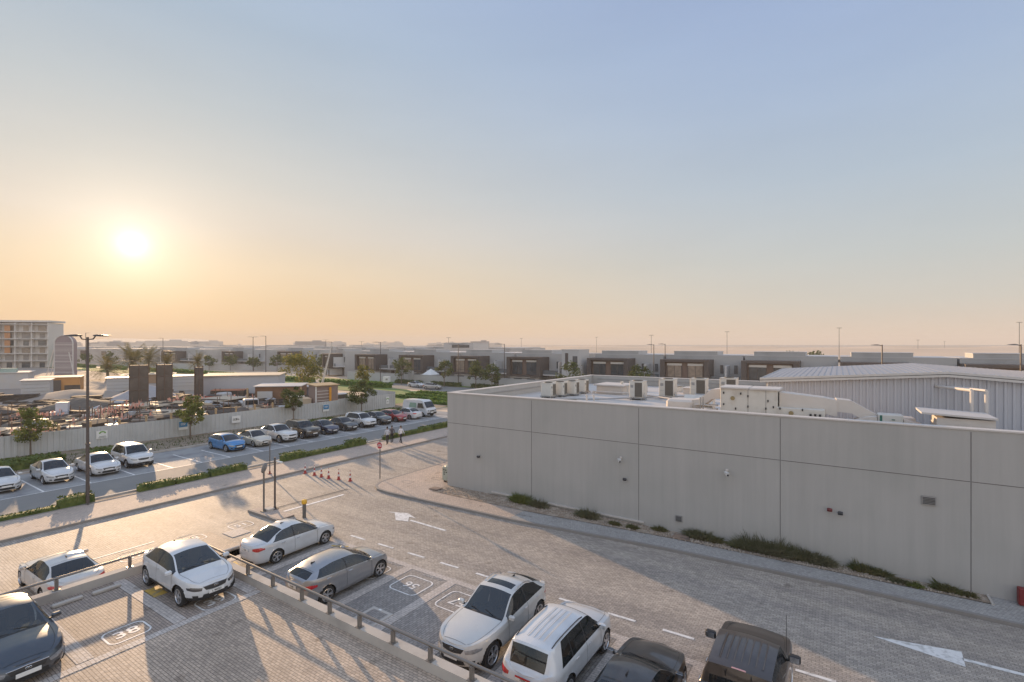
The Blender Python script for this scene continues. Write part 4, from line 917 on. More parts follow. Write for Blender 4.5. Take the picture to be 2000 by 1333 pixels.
for i, (x, w) in enumerate(VX):
    villa(x, 97.0, 0, w, names[i] or 'villa %s along from the shed corner, showing only its roof' % ORD[i - 7], 'front row of grey villas' if names[i] else 'villas hidden up to their roofs behind the shed', tan_panes=(3, 1, 1, 0, 0, 3, 0, 0, 0, 0, 0)[i])
# end house of the front row, its side to us, lit from the sun side
villa(-139.5, 100.0, radians(-20), 9.3, 'narrow end villa of the front row with a dark side box', 'front row of grey villas', wb=7.0, tan_panes=1)
# slim stair tower between two villas, then roof-top volumes
def block(name, c, d, m, lab, group=None, rz=0, cat='building', parts=()):
    r = empty(name, (c[0], c[1], 0), rz, lab, cat, group); mb = MB(); mb.box((0, 0, c[2] + d[2] / 2), d); mb.build('wall', m, r)
    mb = MB(); mb.box((0, 0, c[2] + d[2] + .05), (d[0] + .1, d[1] + .1, .1)); mb.build('roof', M_VW2, r)
    for nm, pc, pd, pm in parts: mb = MB(); mb.box(pc, pd); mb.build(nm, pm, r)
    return r
block('stair_tower', (-48.2, 98.6, 0), (4.2, 5, 8.8), M_VW2, 'pale slot-windowed stair tower between two villas', parts=(('window', (-.9, -2.52, 6.3), (.7, .1, 3.6), M_VB), ('window', (1.1, -2.52, 6.0), (1.1, .1, 2.9), M_VG)))
block('roof_house', (-100, 125, 0), (12, 8, 10.4), M_VW2, 'raised roof house standing above the villa row with a lit flank', parts=(('window', (1, -4.02, 9.4), (7, .1, .9), M_VG),))
# villas further left, along the road, turned toward us
LEFT = [(-276, 108, 22, 3, 'villa beside the arched tower, behind the lamp post', 10), (-246, 96, 16, 2, 'villa with warm lit windows behind the palm trees', 9.1), (-217, 107, 14, 0, 'villa with a plain pale flank behind the palms', 7),
        (-196, 119, 12, 1, 'villa with dark box frame behind the small street trees', 9.1), (-180, 139, 8, 1, 'villa with brown box frame beyond the green verge', 9.1), (-166, 150, 4, 0, 'small distant villa left of the end villa', 8)]
for x, y, a, cu, lab, wb in LEFT: villa(x, y, radians(a), 19, lab, 'grey villas along the far road', tan_panes=cu, wb=wb)
for k in range(26):
    x = -420 + 21 * k + random.uniform(-3, 3); y = 165 + (k % 3) * 14 + max(0, -x - 150) * .12
    if camx((x, y)) > .12: continue
    block('far_villa', (x, y, 0), (18 + random.uniform(-2, 2), 14, 8.3 + random.uniform(-.4, .5)), M_VW, 'grey villa of the second row showing only its upper wall and flat roof', 'second row of villas', rz=radians(random.uniform(-3, 6)), cat='house',
          parts=(('window', (random.uniform(-4, 4), -7.02, 6.6), (3.5, .1, 1.4), M_VB),))
for k in range(24):
    x = -640 + 34 * k + random.uniform(-6, 6); y = 260 + random.uniform(-15, 30)
    if camx((x, y)) > .05: continue
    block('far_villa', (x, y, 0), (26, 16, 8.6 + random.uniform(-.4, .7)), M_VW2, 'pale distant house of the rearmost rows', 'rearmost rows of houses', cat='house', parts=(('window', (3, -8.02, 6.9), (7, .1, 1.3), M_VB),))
for k in range(26):
    px = -40 + 27 * k; d_ = 265 + 60 * (k % 3) + random.uniform(-10, 10); m_ = (px - 1000) / 968
    block('far_villa', (m_ * d_ * .8352 - .5498 * d_, m_ * d_ * .5498 + .8353 * d_, 0), (24 + random.uniform(-5, 5), 14, 8.0 + random.uniform(-.5, .8)), random.choice([M_VW, M_VW2]), 'x', 'left rear houses', rz=radians(random.uniform(10, 45)), cat='house', parts=(('window', (-5, -7.02, 5.6), (4, .1, 2.4), M_VB), ('window', (4, -7.02, 5.4), (2.2, .1, 2.0), M_VG)))
order_labels([o for o in D.objects if o.name.startswith('far_villa') and o.get('group') == 'left rear houses'], 'grey houses crowding behind the far left villas')
order_labels([o for o in D.objects if o.name.startswith('far_villa') and o.get('group') == 'second row of villas'], 'second row villas, flat roof only')
order_labels([o for o in D.objects if o.name.startswith('far_villa') and o.get('group') == 'rearmost rows of houses'], 'pale rearmost houses on the haze line')
# compound walls
def cwall(pts, h, lab, m=M_VW2, t=.25, group='pale compound walls in front of the villas'):
    mb = MB()
    for a, b in zip(pts, pts[1:]):
        a, b = Vector(a), Vector(b); d = b - a; c = (a + b) / 2; mb.box((c.x, c.y, h / 2), (d.length, t, h), rz=atan2(d.y, d.x)); mb.box((c.x, c.y, h + .04), (d.length, t + .1, .08), rz=atan2(d.y, d.x))
    return tag(mb.build('compound_wall', m), lab, 'wall', group)
cwall([(-118, 93.2), (-97, 92.6)], 2.2, 'pale compound wall in front of the villa with orange curtains')
cwall([(-94.5, 92.6), (-66, 92.6)], 2.2, 'pale compound wall behind the parked grey car')
cwall([(-64.5, 92.6), (-30, 92.6)], 2.2, 'pale compound wall behind the lamp post, partly hidden by the grey building')
cwall([(-290, 96), (-250, 88), (-212, 95)], 2.3, 'pale compound wall behind the palm trees'); cwall([(-209, 96), (-172, 112), (-150, 118)], 2.3, 'pale compound wall behind the small far trees')
for x, y in ((-95.7, 92.5), (-92, 92.4)): mb = MB(); mb.box((0, 0, 1.6), (1.5, .6, 3.2)); tag(mb.build('gate_pier', M_VW, loc=(x, y, 0)), ('left' if x < -94 else 'right') + '-hand grey gate pier in the compound wall by the street tree', 'gate pier', 'gate piers of the compound wall')

# apartment block far left
M_APT = mat('apartment_render', (.62, .58, .54), .8, var=.06, vscale=.2); M_APD = mat('apartment_recess', (.33, .30, .28), .8, var=.1, vscale=.4)
M_ORG = mat('terracotta_panel', (.50, .24, .11), .8)
ap = empty('apartment_block', (-322.5, 31.5, 0), radians(45.4), 'long pale six-storey apartment block at the left edge', 'building')
mb = MB(); mb.box((20, 4.6, 9.6), (66, 8.2, 19.2)); mb.build('wall', M_APT, ap)
mb = MB(); mb.box((20, 4.0, 19.9), (67, 10.4, .8)); mb.build('roof', M_APT, ap)
mb = MB()
for f in range(6): mb.box((20, -.4, 2.9 + f * 3.15), (66, 2.2, .3))
for k in range(12): mb.box((-12.8 + k * 5.97, -.2, 9.7), (.35, 1.9, 19.2))
mb.build('balcony_frame', mat('white_balcony', (.62, .58, .54), .7), ap)
for f in range(6):
    for k in range(11):
        x = -9.8 + k * 5.97; z = 4.25 + (f - 1) * 3.15
        mb = MB(); mb.box((x, .42, z), (3.0 if (k + f) % 2 else 1.9, .12, 2.2)); mb.build('window', (M_VG, M_APD, M_VGW)[(k * 3 + f) % 3], ap)
for f in range(1, 5):
    mb = MB(); mb.box((37.3 + .6, -.6, 4.3 + (f) * 3.15), (2.0, .25, 2.3)); mb.build('orange_panel', M_ORG, ap)
# arched louvred tower
tw = empty('arched_tower', (-209.6, 54.8, 0), radians(38), 'tall arch-topped tower clad in horizontal louvres with slanting struts', 'tower')
mb = MB(); pts = [(-2.7, 0)] + [(2.7 * -cos(pi * k / 16), 10.2 + 2.6 * sin(pi * k / 16)) for k in range(17)] + [(2.7, 0)]
k = len(mb.v); A = [(p[0], -.9, p[1]) for p in pts]; B = [(p[0], .9, p[1]) for p in pts]; mb.poly(A[::-1]); mb.poly(B)
for i in range(len(pts)): j = (i + 1) % len(pts); mb.poly([A[i], A[j], B[j], B[i]])
mb.build('body', mat('mauve_panel', (.30, .235, .24), .7), tw)
mb = MB()
for i in range(22): z = .8 + i * .46; mb.box((0, -.95, z), (5.3, .12, .14 if i % 4 else .3))
mb.build('louvre', mat('pale_louvre', (.56, .50, .47), .6), tw)
mb = MB(); mb.path([(p[0] * 1.04, -.95, p[1] * 1.01) for p in pts], .16, 6); mb.tube((3.2, -1, 0), (1.6, -1, 7.5), .14, 6); mb.tube((-4.6, 0, 0), (-3.0, 0, 9), .12, 6); mb.tube((-5.9, 0, 0), (-3.6, 0, 9), .10, 6); mb.build('frame', mat('white_steel', (.66, .62, .58), .5), tw)
# horizon: ridge, skyline blocks, dunes
mb = MB(); P = []
for j, (dd, hh) in enumerate(((1500, 0), (1800, 1), (2400, 0))):
    P.append([(-dd * sin(radians(33.4 + a * .5)) * 1.0, dd * cos(radians(33.4 + a * .5)), (8 + 26 * max(0, noise.noise(Vector((a * .11, 3.1, 0))) + .55) * (1 if a > 62 else .0)) * hh) for a in range(-120, 140)])
mb.grid(P); tag(mb.build('distant_ridge', mat('hazy_ridge', (.40, .35, .30), .95, var=.1, vscale=.01), smooth=True), kind='structure')
mb = MB(); P = []
for i in range(60):
    yy = 330 + i * 14; P.append([(xx, yy, 1.5 + 5.5 * (noise.noise(Vector((xx * .006, yy * .012, 0))) + .5) * min(1, i / 10)) for xx in range(-760, 900, 24)])
mb.grid(P, flip=False); tag(mb.build('dunes', M_SAND, smooth=True), kind='structure')
M_SKY = mat('pale_far_block', (.62, .56, .50), .8); M_SKYD = mat('grey_far_block', (.34, .32, .31), .8)
for k in range(44):
    a = radians(33.4 + random.uniform(2, 47)); d_ = random.uniform(560, 760)
    w = random.uniform(8, 34); h = random.uniform(8.5, 13.5)
    mb = MB(); mb.box((0, 0, h / 2), (w, 14, h)); mb.box((w * .2, 0, h + .6), (w * .3, 6, 1.2))
    tag(mb.build('far_building', random.choice([M_SKY, M_SKY, M_SKYD]), loc=(-d_ * sin(a), d_ * cos(a), 0), rz=a), 'x', 'building', 'low buildings along the horizon')
order_labels([o for o in D.objects if o.name.startswith('far_building')], 'low pale blocks on the horizon line')
# ================================================================ VEGETATION
def leafmat(name, c, c2, tr=.25):
    if name in MATS: return MATS[name]
    m = D.materials.new(name); m.use_nodes = True; nt = m.node_tree; N = nt.nodes; L = nt.links; b = N['Principled BSDF']
    b.inputs['Roughness'].default_value = .7; b.inputs['Specular IOR Level'].default_value = .12
    tc = N.new('ShaderNodeTexCoord'); nz = N.new('ShaderNodeTexNoise'); nz.inputs['Scale'].default_value = 1.7; nz.inputs['Detail'].default_value = 6
    L.new(tc.outputs['Object'], nz.inputs['Vector']); r = N.new('ShaderNodeValToRGB'); r.color_ramp.elements[0].position = .35; r.color_ramp.elements[1].position = .65
    r.color_ramp.elements[0].color = tuple(c) + (1,); r.color_ramp.elements[1].color = tuple(c2) + (1,); L.new(nz.outputs['Fac'], r.inputs[0])
    L.new(r.outputs[0], b.inputs['Base Color'])
    t = N.new('ShaderNodeBsdfTranslucent'); L.new(r.outputs[0], t.inputs[0]); mx = N.new('ShaderNodeMixShader'); mx.inputs[0].default_value = tr
    L.new(b.outputs[0], mx.inputs[1]); L.new(t.outputs[0], mx.inputs[2]); L.new(mx.outputs[0], N['Material Output'].inputs[0])
    MATS[name] = m; return m
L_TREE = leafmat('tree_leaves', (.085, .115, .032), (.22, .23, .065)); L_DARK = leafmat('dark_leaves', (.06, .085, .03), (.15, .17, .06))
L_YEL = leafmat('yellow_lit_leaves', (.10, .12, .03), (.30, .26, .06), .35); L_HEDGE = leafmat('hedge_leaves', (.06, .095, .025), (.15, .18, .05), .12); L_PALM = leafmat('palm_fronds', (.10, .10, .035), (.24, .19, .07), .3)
L_DRY = leafmat('dry_grass', (.08, .10, .035), (.22, .19, .09), .3); L_LAWN = leafmat('lawn_hedge', (.045, .10, .015), (.16, .25, .05), .3)
M_BARK = mat('bark', (.16, .12, .09), .9, var=.25, vscale=8, bump=.5, bscale=20)
def leaf(mb, p, s, rnd, up=.4):
    d = Vector((rnd.gauss(0, 1), rnd.gauss(0, 1), rnd.gauss(0, 1) + up)).normalized(); t = d.orthogonal().normalized(); t.rotate(Matrix.Rotation(rnd.random() * 6.28, 3, d)); u = d.cross(t)
    a = s * rnd.uniform(.6, 1.2); b = a * rnd.uniform(.45, .8)
    mb.poly([p - t * a, p - u * b * .8, p + t * a, p + u * b])
def tree(x, y, h, rx, lab, seed=1, n=1500, m=None, trunk=.32, ls=.11, group=None, name='tree', z0=0, shape=1.0, cat='tree'):
    rnd = random.Random(seed); r = empty(name, (x, y, z0), rnd.random() * 6, lab, cat, group)
    hz = h * (1 - trunk); cz = h * trunk + hz / 2
    blobs = []
    for k in range(24):
        a = rnd.random() * 6.28; u = rnd.uniform(-.9, .95); rr = sqrt(max(0, 1 - u * u)) * rnd.uniform(.35, 1.0) * (1 - .25 * u * shape)
        blobs.append(Vector((cos(a) * rr * rx, sin(a) * rr * rx, cz + u * hz * .45)))
    mb = MB(); mb.tube((0, 0, 0), (.03, .02, h * trunk * 1.1), .035 * h / 2.5 + .03, 8, r1=.02 * h / 2.5 + .02)
    for b in blobs[:14]: mb.tube((.03, .02, h * trunk), tuple(b * .9 + Vector((0, 0, .1 * cz))), .022 * h / 3, 5, r1=.008)
    mb.build('trunk', M_BARK, r, smooth=True)
    mb = MB(); per = int(n * 1.15) // len(blobs)
    for b in blobs:
        s = rx * rnd.uniform(.20, .44)
        for k in range(per):
            v = Vector((rnd.gauss(0, 1), rnd.gauss(0, 1), rnd.gauss(0, 1))).normalized() * s * rnd.uniform(.35, 1.05); v.z *= .85
            leaf(mb, b + v, ls * .88, rnd)
    mb.build('crown', m or L_TREE, r); return r
tree(-59.7, 13.2, 4.4, 1.35, 'bushy young tree on the verge at the left, in front of the hoarding', 11, 1700, ls=.13)
tree(-57.3, 25.1, 4.6, 1.55, 'rounded young tree with olive crown by the fence, behind the empty bays', 12, 2000, ls=.14, m=L_TREE)
tree(-57.6, 37.2, 4.7, 1.35, 'oval tree standing behind the black parked suv', 13, 1900, ls=.14, shape=.2, m=L_DARK)
tree(-56.9, 47.3, 5.2, 1.8, 'dark tree standing behind the dark crossover near the end of the hoarding', 14, 2300, ls=.16, m=L_DARK, trunk=.27)
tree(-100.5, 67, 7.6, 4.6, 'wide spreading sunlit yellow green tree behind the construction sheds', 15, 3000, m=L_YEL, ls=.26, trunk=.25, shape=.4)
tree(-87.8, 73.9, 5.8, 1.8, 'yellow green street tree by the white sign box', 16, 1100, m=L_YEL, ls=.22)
for k, (x, y, h, rx, lab) in enumerate(((-91.5, 88.5, 6.6, 2.5, 'street tree in front of the villa with orange curtains'), (-77.2, 88.3, 6.4, 2.4, 'street tree above the hedge behind the parked grey car'), (-68.4, 89, 6.2, 2.3, 'street tree right of the tall lamp post'),
        (-62.5, 87, 5.6, 2.6, 'street tree just above the building parapet'), (-44.5, 89, 6.4, 2.6, 'street tree behind the stair tower and condensers'), (-31, 90, 6.2, 2.6, 'bush like tree behind the roof air conditioners'))):
    tree(x, y, h, rx, lab, 20 + k, 1000, m=L_DARK, ls=.24, group='street trees along the villa road')
for k in range(9): tree(-205 + 9.5 * k + random.uniform(-2, 2), 96 + 3.4 * k, random.uniform(5, 7.5), 2.8, 'small hazy tree in front of the far left villas', 40 + k, 420, m=L_DARK, ls=.42, group='small trees in front of the far left villas')
for k in range(5): tree(-300 + 14 * k, 70 + 4 * k, random.uniform(6, 9), 2.9, 'small tree near the foot of the apartment block', 50 + k, 380, m=L_DARK, ls=.45, group='small trees near the apartment block')
for k, (px, dd) in enumerate(((14, 300), (16, 320), (-2, 300))):
    a = radians(px - 12); tree(-dd * sin(a + 0), dd * cos(a), 5.5, 6, 'low dark desert tree clump beyond the villa roofs', 62 + k, 400, m=L_DARK, ls=.9, trunk=.08, group='desert tree clumps')
def palm(x, y, h, lab, seed, s=1.0, m=None):
    rnd = random.Random(seed); r = empty('palm_tree', (x, y, 0), 0, lab, 'palm tree', 'palm trees by the villas')
    mb = MB(); mb.lathe([(.42 * s, 0), (.30 * s, h * .2), (.26 * s, h * .9), (.36 * s, h)], 10); mb.build('trunk', M_BARK, r, smooth=True)
    mb = MB()
    for k in range(64):
        a = rnd.random() * 6.28; el = rnd.uniform(-.3, 1.3); Ln = rnd.uniform(3.6, 5.0) * s
        prev = Vector((0, 0, h)); dv = Vector((cos(a) * cos(el), sin(a) * cos(el), sin(el))); pts = [prev]
        for i in range(7): dv = (dv + Vector((0, 0, -.12))).normalized(); pts.append(pts[-1] + dv * Ln / 7)
        for i in range(1, 8):
            for q in (0, .5):
                p = pts[i].lerp(pts[i - 1], q); sd = Vector((-sin(a), cos(a), 0)); w = .8 * s * (1 - abs(i / 8 - .45) * 1.1)
                for sg in (-1, 1): mb.poly([p, p + (pts[i] - pts[i - 1]) * .22, p + sd * sg * w + (pts[i] - pts[i - 1]) * .5 + Vector((0, 0, -.10 * s))])
    mb.build('crown', m or L_PALM, r)
palm(-163, 56.7, 5.4, 'large date palm with a wide golden crown behind the dark mesh towers', 1, 1.25); palm(-174.4, 64.8, 5.2, 'second date palm just right of the large one', 2, 1.1); palm(-172.4, 54.1, 2.8, 'low bushy palm beside the lamp post', 3, 1.2)
palm(-158.5, 63.3, 4.6, 'palm rising above the right dark mesh tower', 4, .8); palm(-151.3, 68.1, 5.0, 'slim palm left of the white site shed', 5, .75)
def hedge(x0, y0, x1, y1, w, h, lab, m=None, dens=90, ls=.07, group=None, seed=1, z0=.10, name='hedge', round_=.12):
    rnd = random.Random(seed); a, b = Vector((x0, y0, 0)), Vector((x1, y1, 0)); d = b - a; L_ = d.length; u = d.normalized(); n = Vector((-u.y, u.x, 0))
    mb = MB(); N_ = max(2, int(L_ / .35)); P = []
    for i in range(N_ + 1):
        row = []; t = i / N_; e = min(1, min(t, 1 - t) * L_ / .25)
        for k in range(7):
            ang = pi * k / 6; cx = -cos(ang); sz = sin(ang); xx = math.copysign(abs(cx) ** .45, cx) * w / 2 * (.75 + .25 * e); zz = h * (abs(sz) ** .35) * (.8 + .2 * e) * (1 + .10 * noise.noise(Vector((i * .7, k * .6, seed))))
            row.append(a + u * (L_ * t) + n * xx * (1 + .14 * noise.noise(Vector((i * .5, k, seed * 3)))) + Vector((0, 0, z0 + zz * .93)))
        P.append(row)
    mb.grid(P, flip=True); mb.poly(P[0]); mb.poly(P[-1][::-1])
    for k in range(int(dens * L_ * (w + 2 * h))):
        t = rnd.random(); ang = pi * rnd.random(); cx = -cos(ang); xx = math.copysign(abs(cx) ** .45, cx) * w / 2; zz = h * sin(ang) ** .35
        p = a + u * (L_ * t) + n * xx * rnd.uniform(.96, 1.12) + Vector((0, 0, z0 + zz * rnd.uniform(.93, 1.08))); leaf(mb, p, ls * rnd.uniform(.7, 1.3), rnd)
    return tag(mb.build(name, m or L_HEDGE), lab, 'hedge', group)
HX = -39.3
HG = 'clipped hedges along the left pavement'
for k, (a, b, w, h, lab) in enumerate(((5.6, 10.0, .60, .22, 'low thin hedge strip tapering away at the left edge'), (9.9, 11.6, .85, .62, 'tall clipped hedge beside the lamp post foot'), (14.0, 16.1, .75, .45, 'clipped hedge right of the lamp post'), (16.2, 18.4, .70, .36, 'lower clipped hedge touching the one beside it'),
        (18.5, 21.2, .85, .50, 'clipped hedge facing the lone white compact suv'), (24.3, 26.4, .95, .62, 'block shaped hedge behind the traffic cones'), (26.5, 30.8, .75, .35, 'long low hedge between two taller blocks'), (30.9, 33.0, .95, .66, 'tall hedge block left of the walking people'), (35.6, 41.2, .80, .42, 'long low hedge right of the walking people'), (40.9, 49, .85, .56, 'hedge running behind the corner of the grey building'))):
    hedge(HX + random.uniform(-.06, .06), a, HX, b, w, h, lab, seed=k + 1, dens=75, group=HG)
# hedges and bushes at the foot of the hoarding
for k, (x, y0, y1, w, h, lab) in enumerate(((-55.2, 2, 14.2, 2.2, .75, 'broad green hedge at the foot of the hoarding, far left'), (-54.6, 15.9, 17.6, 1.6, .8, 'green shrub behind the white compact suv'), (-54.4, 36.2, 41, 1.4, .55, 'low hedge behind the dark parked saloon cars'), (-54.6, 44.5, 52, 1.6, .6, 'low hedge behind the red car and white saloon'), (-47.5, 56.2, 58.6, 1.2, .6, 'small shrub beside the parked white van'))):
    hedge(x, y0, x, y1, w, h, lab, seed=30 + k, dens=30, ls=.12, z0=.05)
# verge grass, green hedge bands beyond the road
L_OLV0 = leafmat('verge_green', (.06, .08, .03), (.14, .16, .06), .2)
def tufts(name, n, fx, m, kind='stuff', h=.3, seed=5, w=.02, lab=None, z0=0.0):
    rnd = random.Random(seed); mb = MB()
    for k in range(n):
        x, y, s = fx(rnd); a = rnd.random() * 6.28; hh = h * s * rnd.uniform(.5, 1.2); l = Vector((cos(a), sin(a), 0)) * hh * rnd.uniform(.2, .9); sd = Vector((-sin(a), cos(a), 0)) * w * rnd.uniform(.7, 1.4); p = Vector((x, y, z0))
        mb.poly([p - sd, p + sd, p + l * .4 + sd * .7 + Vector((0, 0, hh * .7)), p + l + Vector((0, 0, hh)) - sd * .1, p + l * .4 - sd * .7 + Vector((0, 0, hh * .7))])
    return tag(mb.build(name, m), lab, None, None, kind)
tufts('verge_grass', 2600, lambda r: (r.uniform(-58, -53), r.uniform(5, 56), .5 if r.random() < .7 else 1), L_OLV0, h=.22, seed=9, w=.03, z0=.05)
def bush(x, y, s, lab, seed, m=None, n=900, h=.75):
    rnd = random.Random(seed); mb = MB()
    for k in range(n):
        a = rnd.random() * 6.28; q = rnd.random() ** .6 * .35 * s; b = Vector((cos(a) * q * 1.5, sin(a) * q * .7, 0)); tilt = rnd.uniform(.05, 1.25); dr = Vector((cos(a) * sin(tilt) * 1.35, sin(a) * sin(tilt) * .75, cos(tilt))); L_ = rnd.uniform(.25, 1.25) * s * h * (.6 + .8 * abs(noise.noise(Vector((a * 1.5, seed, tilt * 2))))); sd = dr.orthogonal().normalized() * rnd.uniform(.004, .011)
        mid = b + dr * L_ * .6; tip = b + dr * L_ + Vector((0, 0, -.12 * L_)); mb.poly([b - sd, b + sd, mid + sd * .8, tip, mid - sd * .8])
        if rnd.random() < .5: leaf(mb, mid, .03, rnd)
    for k in range(int(n * .5)):
        a = rnd.random() * 6.28; q = rnd.random() * .75 * s; p = Vector((cos(a) * q * 1.5, sin(a) * q * .6, rnd.uniform(0, .45) * s * (1.2 - q / s))); leaf(mb, p, .035, rnd)
    return tag(mb.build('weed_bush', m or L_DRY, loc=(x, y, .13)), lab, 'bush', 'weedy bushes at the foot of the grey wall')
L_OLV = leafmat('weed_green', (.10, .11, .055), (.23, .21, .13), .3)
for k, (x, y, s, m) in enumerate(((-16.5, 26.1, 1.0, L_TREE), (-15.2, 26.0, .8, L_OLV), (-11.9, 25.9, .85, L_OLV), (-10.2, 25.7, .4, L_DRY), (-9.2, 25.7, .4, L_DRY), (-7.9, 26.2, .45, L_DRY), (-5.9, 26.25, .85, L_OLV), (-5.2, 26.2, .6, L_DRY), (-3.9, 26.15, .7, L_DRY), (-3.3, 26.2, 1.1, L_OLV), (-2.6, 26.2, 1.15, L_OLV), (-1.8, 26.25, .9, L_DRY), (-1.2, 26.25, .95, L_OLV), (-.6, 26.15, .7, L_OLV), (.9, 26.35, .65, L_DRY), (1.5, 26.3, .5, L_DRY), (2.1, 25.9, .42, L_OLV), (2.6, 25.85, .36, L_TREE), (3.6, 26.1, .55, L_DRY), (4.2, 26.0, .4, L_DRY))):
    bush(x, y, s, 'grassy weed bush growing from the gravel against the grey wall', 100 + k, m, n=int(1500 * s))
rnd = random.Random(3); mb = MB()
for k in range(2600):
    x = rnd.uniform(-22.5, 4.7); y0 = 24.95 + (x + 22.5) * .031; y = rnd.uniform(y0, 26.45); s = rnd.uniform(.015, .06)
    mb.box((x, y, .14 + s * .3), (s, s * rnd.uniform(.6, 1.3), s * .8), rz=rnd.random() * 3)
tag(mb.build('gravel_stones', mat('loose_stones', (.42, .36, .30), .9, var=.5, vscale=3)), kind='stuff')
sheet('lawn', [(-62, 58), (-46, 61), (-36, 63), (-36, 76), (-60, 76), (-75, 79), (-80, 70)], .0, M_GRASSG)
sheet('lawn', [(-300, 68), (-66, 70), (-80, 79), (-300, 79)], .02, M_GRASSG)
sheet('lawn', [(-300, 90.2), (-36, 90.2), (-36, 92.5), (-230, 94), (-300, 100)], .02, M_GRASSG)
for k, (x0, y0, x1, y1) in enumerate(((-70, 66.5, -36, 66.5), (-60, 62.6, -36, 62.2), (-71, 70.2, -36, 70.8), (-72, 74.6, -36, 75.4))):
    hedge(x0, y0, x1, y1, 1.5, .5, ['bright hedge band nearest but one beyond the van', 'lowest green hedge band just beyond the white van', 'middle green hedge band beyond the van', 'farthest green hedge band along the villa road'][k], m=L_LAWN, dens=11, ls=.20, seed=60 + k, z0=0, group='long parallel hedge bands beyond the van')
for k in range(7): hedge(-290 + 30 * k, 82 - abs(k - 3), -266 + 30 * k, 82 - abs(k - 3.5), 2.2, 1.1, 'green hedge strip along the far villa road', m=L_LAWN, dens=5, ls=.3, seed=70 + k, z0=0, group='hedge strips along the far villa road')
for k in range(5): hedge(-96 + 12.5 * k, 91, -87 + 12.5 * k, 91, 1.3, .9, 'shrub row at the foot of the compound wall', m=L_DARK, dens=9, ls=.2, seed=80 + k, z0=0, group='shrub rows at the compound wall')

order_labels([o for o in D.objects if o.name.startswith('weed_bush')], 'weedy bushes at the foot of the grey wall')
order_labels([o for o in D.objects if o.get('group') == 'small trees in front of the far left villas'], 'hazy small trees before the far left villas')
order_labels([o for o in D.objects if o.get('group') == 'small trees near the apartment block'], 'small trees by the apartment block')
order_labels([o for o in D.objects if o.get('group') == 'hedge strips along the far villa road'], 'green hedge strips on the far villa road')
order_labels([o for o in D.objects if o.get('group') == 'shrub rows at the compound wall'], 'shrub rows at the pale compound wall')
order_labels([o for o in D.objects if o.get('group') == 'desert tree clumps'], 'dark desert tree clumps beyond the villa roofs')
# ================================================================ STREET FURNITURE
M_POLE = mat('brown_grey_pole', (.10, .085, .08), .5, metal=.3, var=.08); M_POLEG = mat('grey_pole', (.17, .165, .16), .45, metal=.5)
M_HEAD = mat('lamp_head_dark', (.06, .055, .055), .45); M_LENS = mat('lamp_glass', (.45, .42, .36), .3)
def lamp(x, y, h, lab, arms=2, rz=0.0, arm=1.0, group=None, r=.09, detail=True, flat=False):
    e = empty('street_lamp', (x, y, 0), rz, lab, 'street lamp', group)
    mb = MB()
    if detail:
        mb.tube((0, 0, .12), (0, 0, h * .36), r * 1.15, 14); mb.tube((0, 0, h * .36), (0, 0, h * .37), r * 1.35, 14); mb.tube((0, 0, h * .37), (0, 0, h), r * .95, 14, r1=r * .8)
        mb.box((0, 0, .06), (.55, .55, .12), bev=.03)
        for sx in (-1, 1):
            for sy in (-1, 1): mb.tube((sx * .18, sy * .18, .1), (sx * .18, sy * .18, .2), .025, 6)
        mb.box((r * .9, 0, 1.1), (.05, .12, .3))
    else: mb.tube((0, 0, 0), (0, 0, h), r, 7, r1=r * .7)
    mb.build('pole', M_POLE, e, smooth=True)
    for k in range(arms):
        s = 1 if k == 0 else -1
        mb = MB(); mb.path([(0, 0, h - .15), (s * .35, 0, h - .12 if not flat else h - .05), (s * arm * .45, 0, h + (.05 if not flat else -.05))], r * .45, 6); mb.build('arm', M_POLE, e)
        mb = MB(); hx = s * (arm * .45 + arm * .5); zz = h + (.08 if not flat else -.05)
        A = []
        for q, (w, t) in enumerate(((.06, .05), (.13, .09), (.17, .08), (.15, .05), (.05, .03))):
            xx = s * (arm * .35 + arm * .26 * q); A.append([(xx, -w, zz), (xx, -w * .6, zz + t), (xx, w * .6, zz + t), (xx, w, zz), (xx, 0, zz - t * .4), (xx, -w, zz)])
        mb.grid(A); mb.build('lamp_head', M_HEAD, e, smooth=True)
        if detail: mb = MB(); mb.box((hx, 0, zz - .035), (arm * .5, .14, .02)); mb.build('lens', M_LENS, e)
    return e
lamp(-38.9, 11.2, 10.45, 'tall brown twin-armed street lamp standing by the left pavement hedge', 2, radians(33), 1.05, r=.085)
FL = [(-226.9, 73, 9.9, 1, 60, 'thin single-armed street lamp seen just left of the tall lamp'), (-178, 84, 11, 1, 30, 'thin lamp standing above the palm trees'), (-128, 83, 11.2, 2, 30, 'twin-armed lamp standing left of the single-armed one'), (-115, 80, 11.4, 1, 210, 'single-armed lamp right of the twin-armed one'),
      (-121, 112, 10.6, 1, 210, 'lamp standing behind the end villa'), (-128, 140, 12, 2, 30, 'distant twin-armed lamp between the villas'), (-90.5, 84, 10.7, 1, 210, 'street lamp in front of the villa with orange curtains'), (-124, 172, 12.4, 2, 30, 'distant twin-armed lamp near the raised roof house'),
      (-69.5, 81.5, 10.1, 2, 30, 'street lamp with a flat double arm before the curtained villa'), (-60.6, 83, 10.0, 1, 210, 'street lamp above the parapet corner of the grey building'), (-32.6, 84, 9.9, 1, 210, 'dark street lamp left of the other one behind the roof units'), (-30.2, 88, 10.0, 1, 210, 'dark street lamp right of the other one behind the roof units'), (-2.0, 62, 10.05, 1, 30, 'dark street lamp behind the ridge of the steel shed'), (13.6, 58, 11.2, 1, 30, 'dark lamp pole at the right edge behind the steel shed')]
def far_pos(px, d): m = (px - 1000) / 968; return (m * d * .8352 - .5498 * d, m * d * .5498 + .8353 * d)
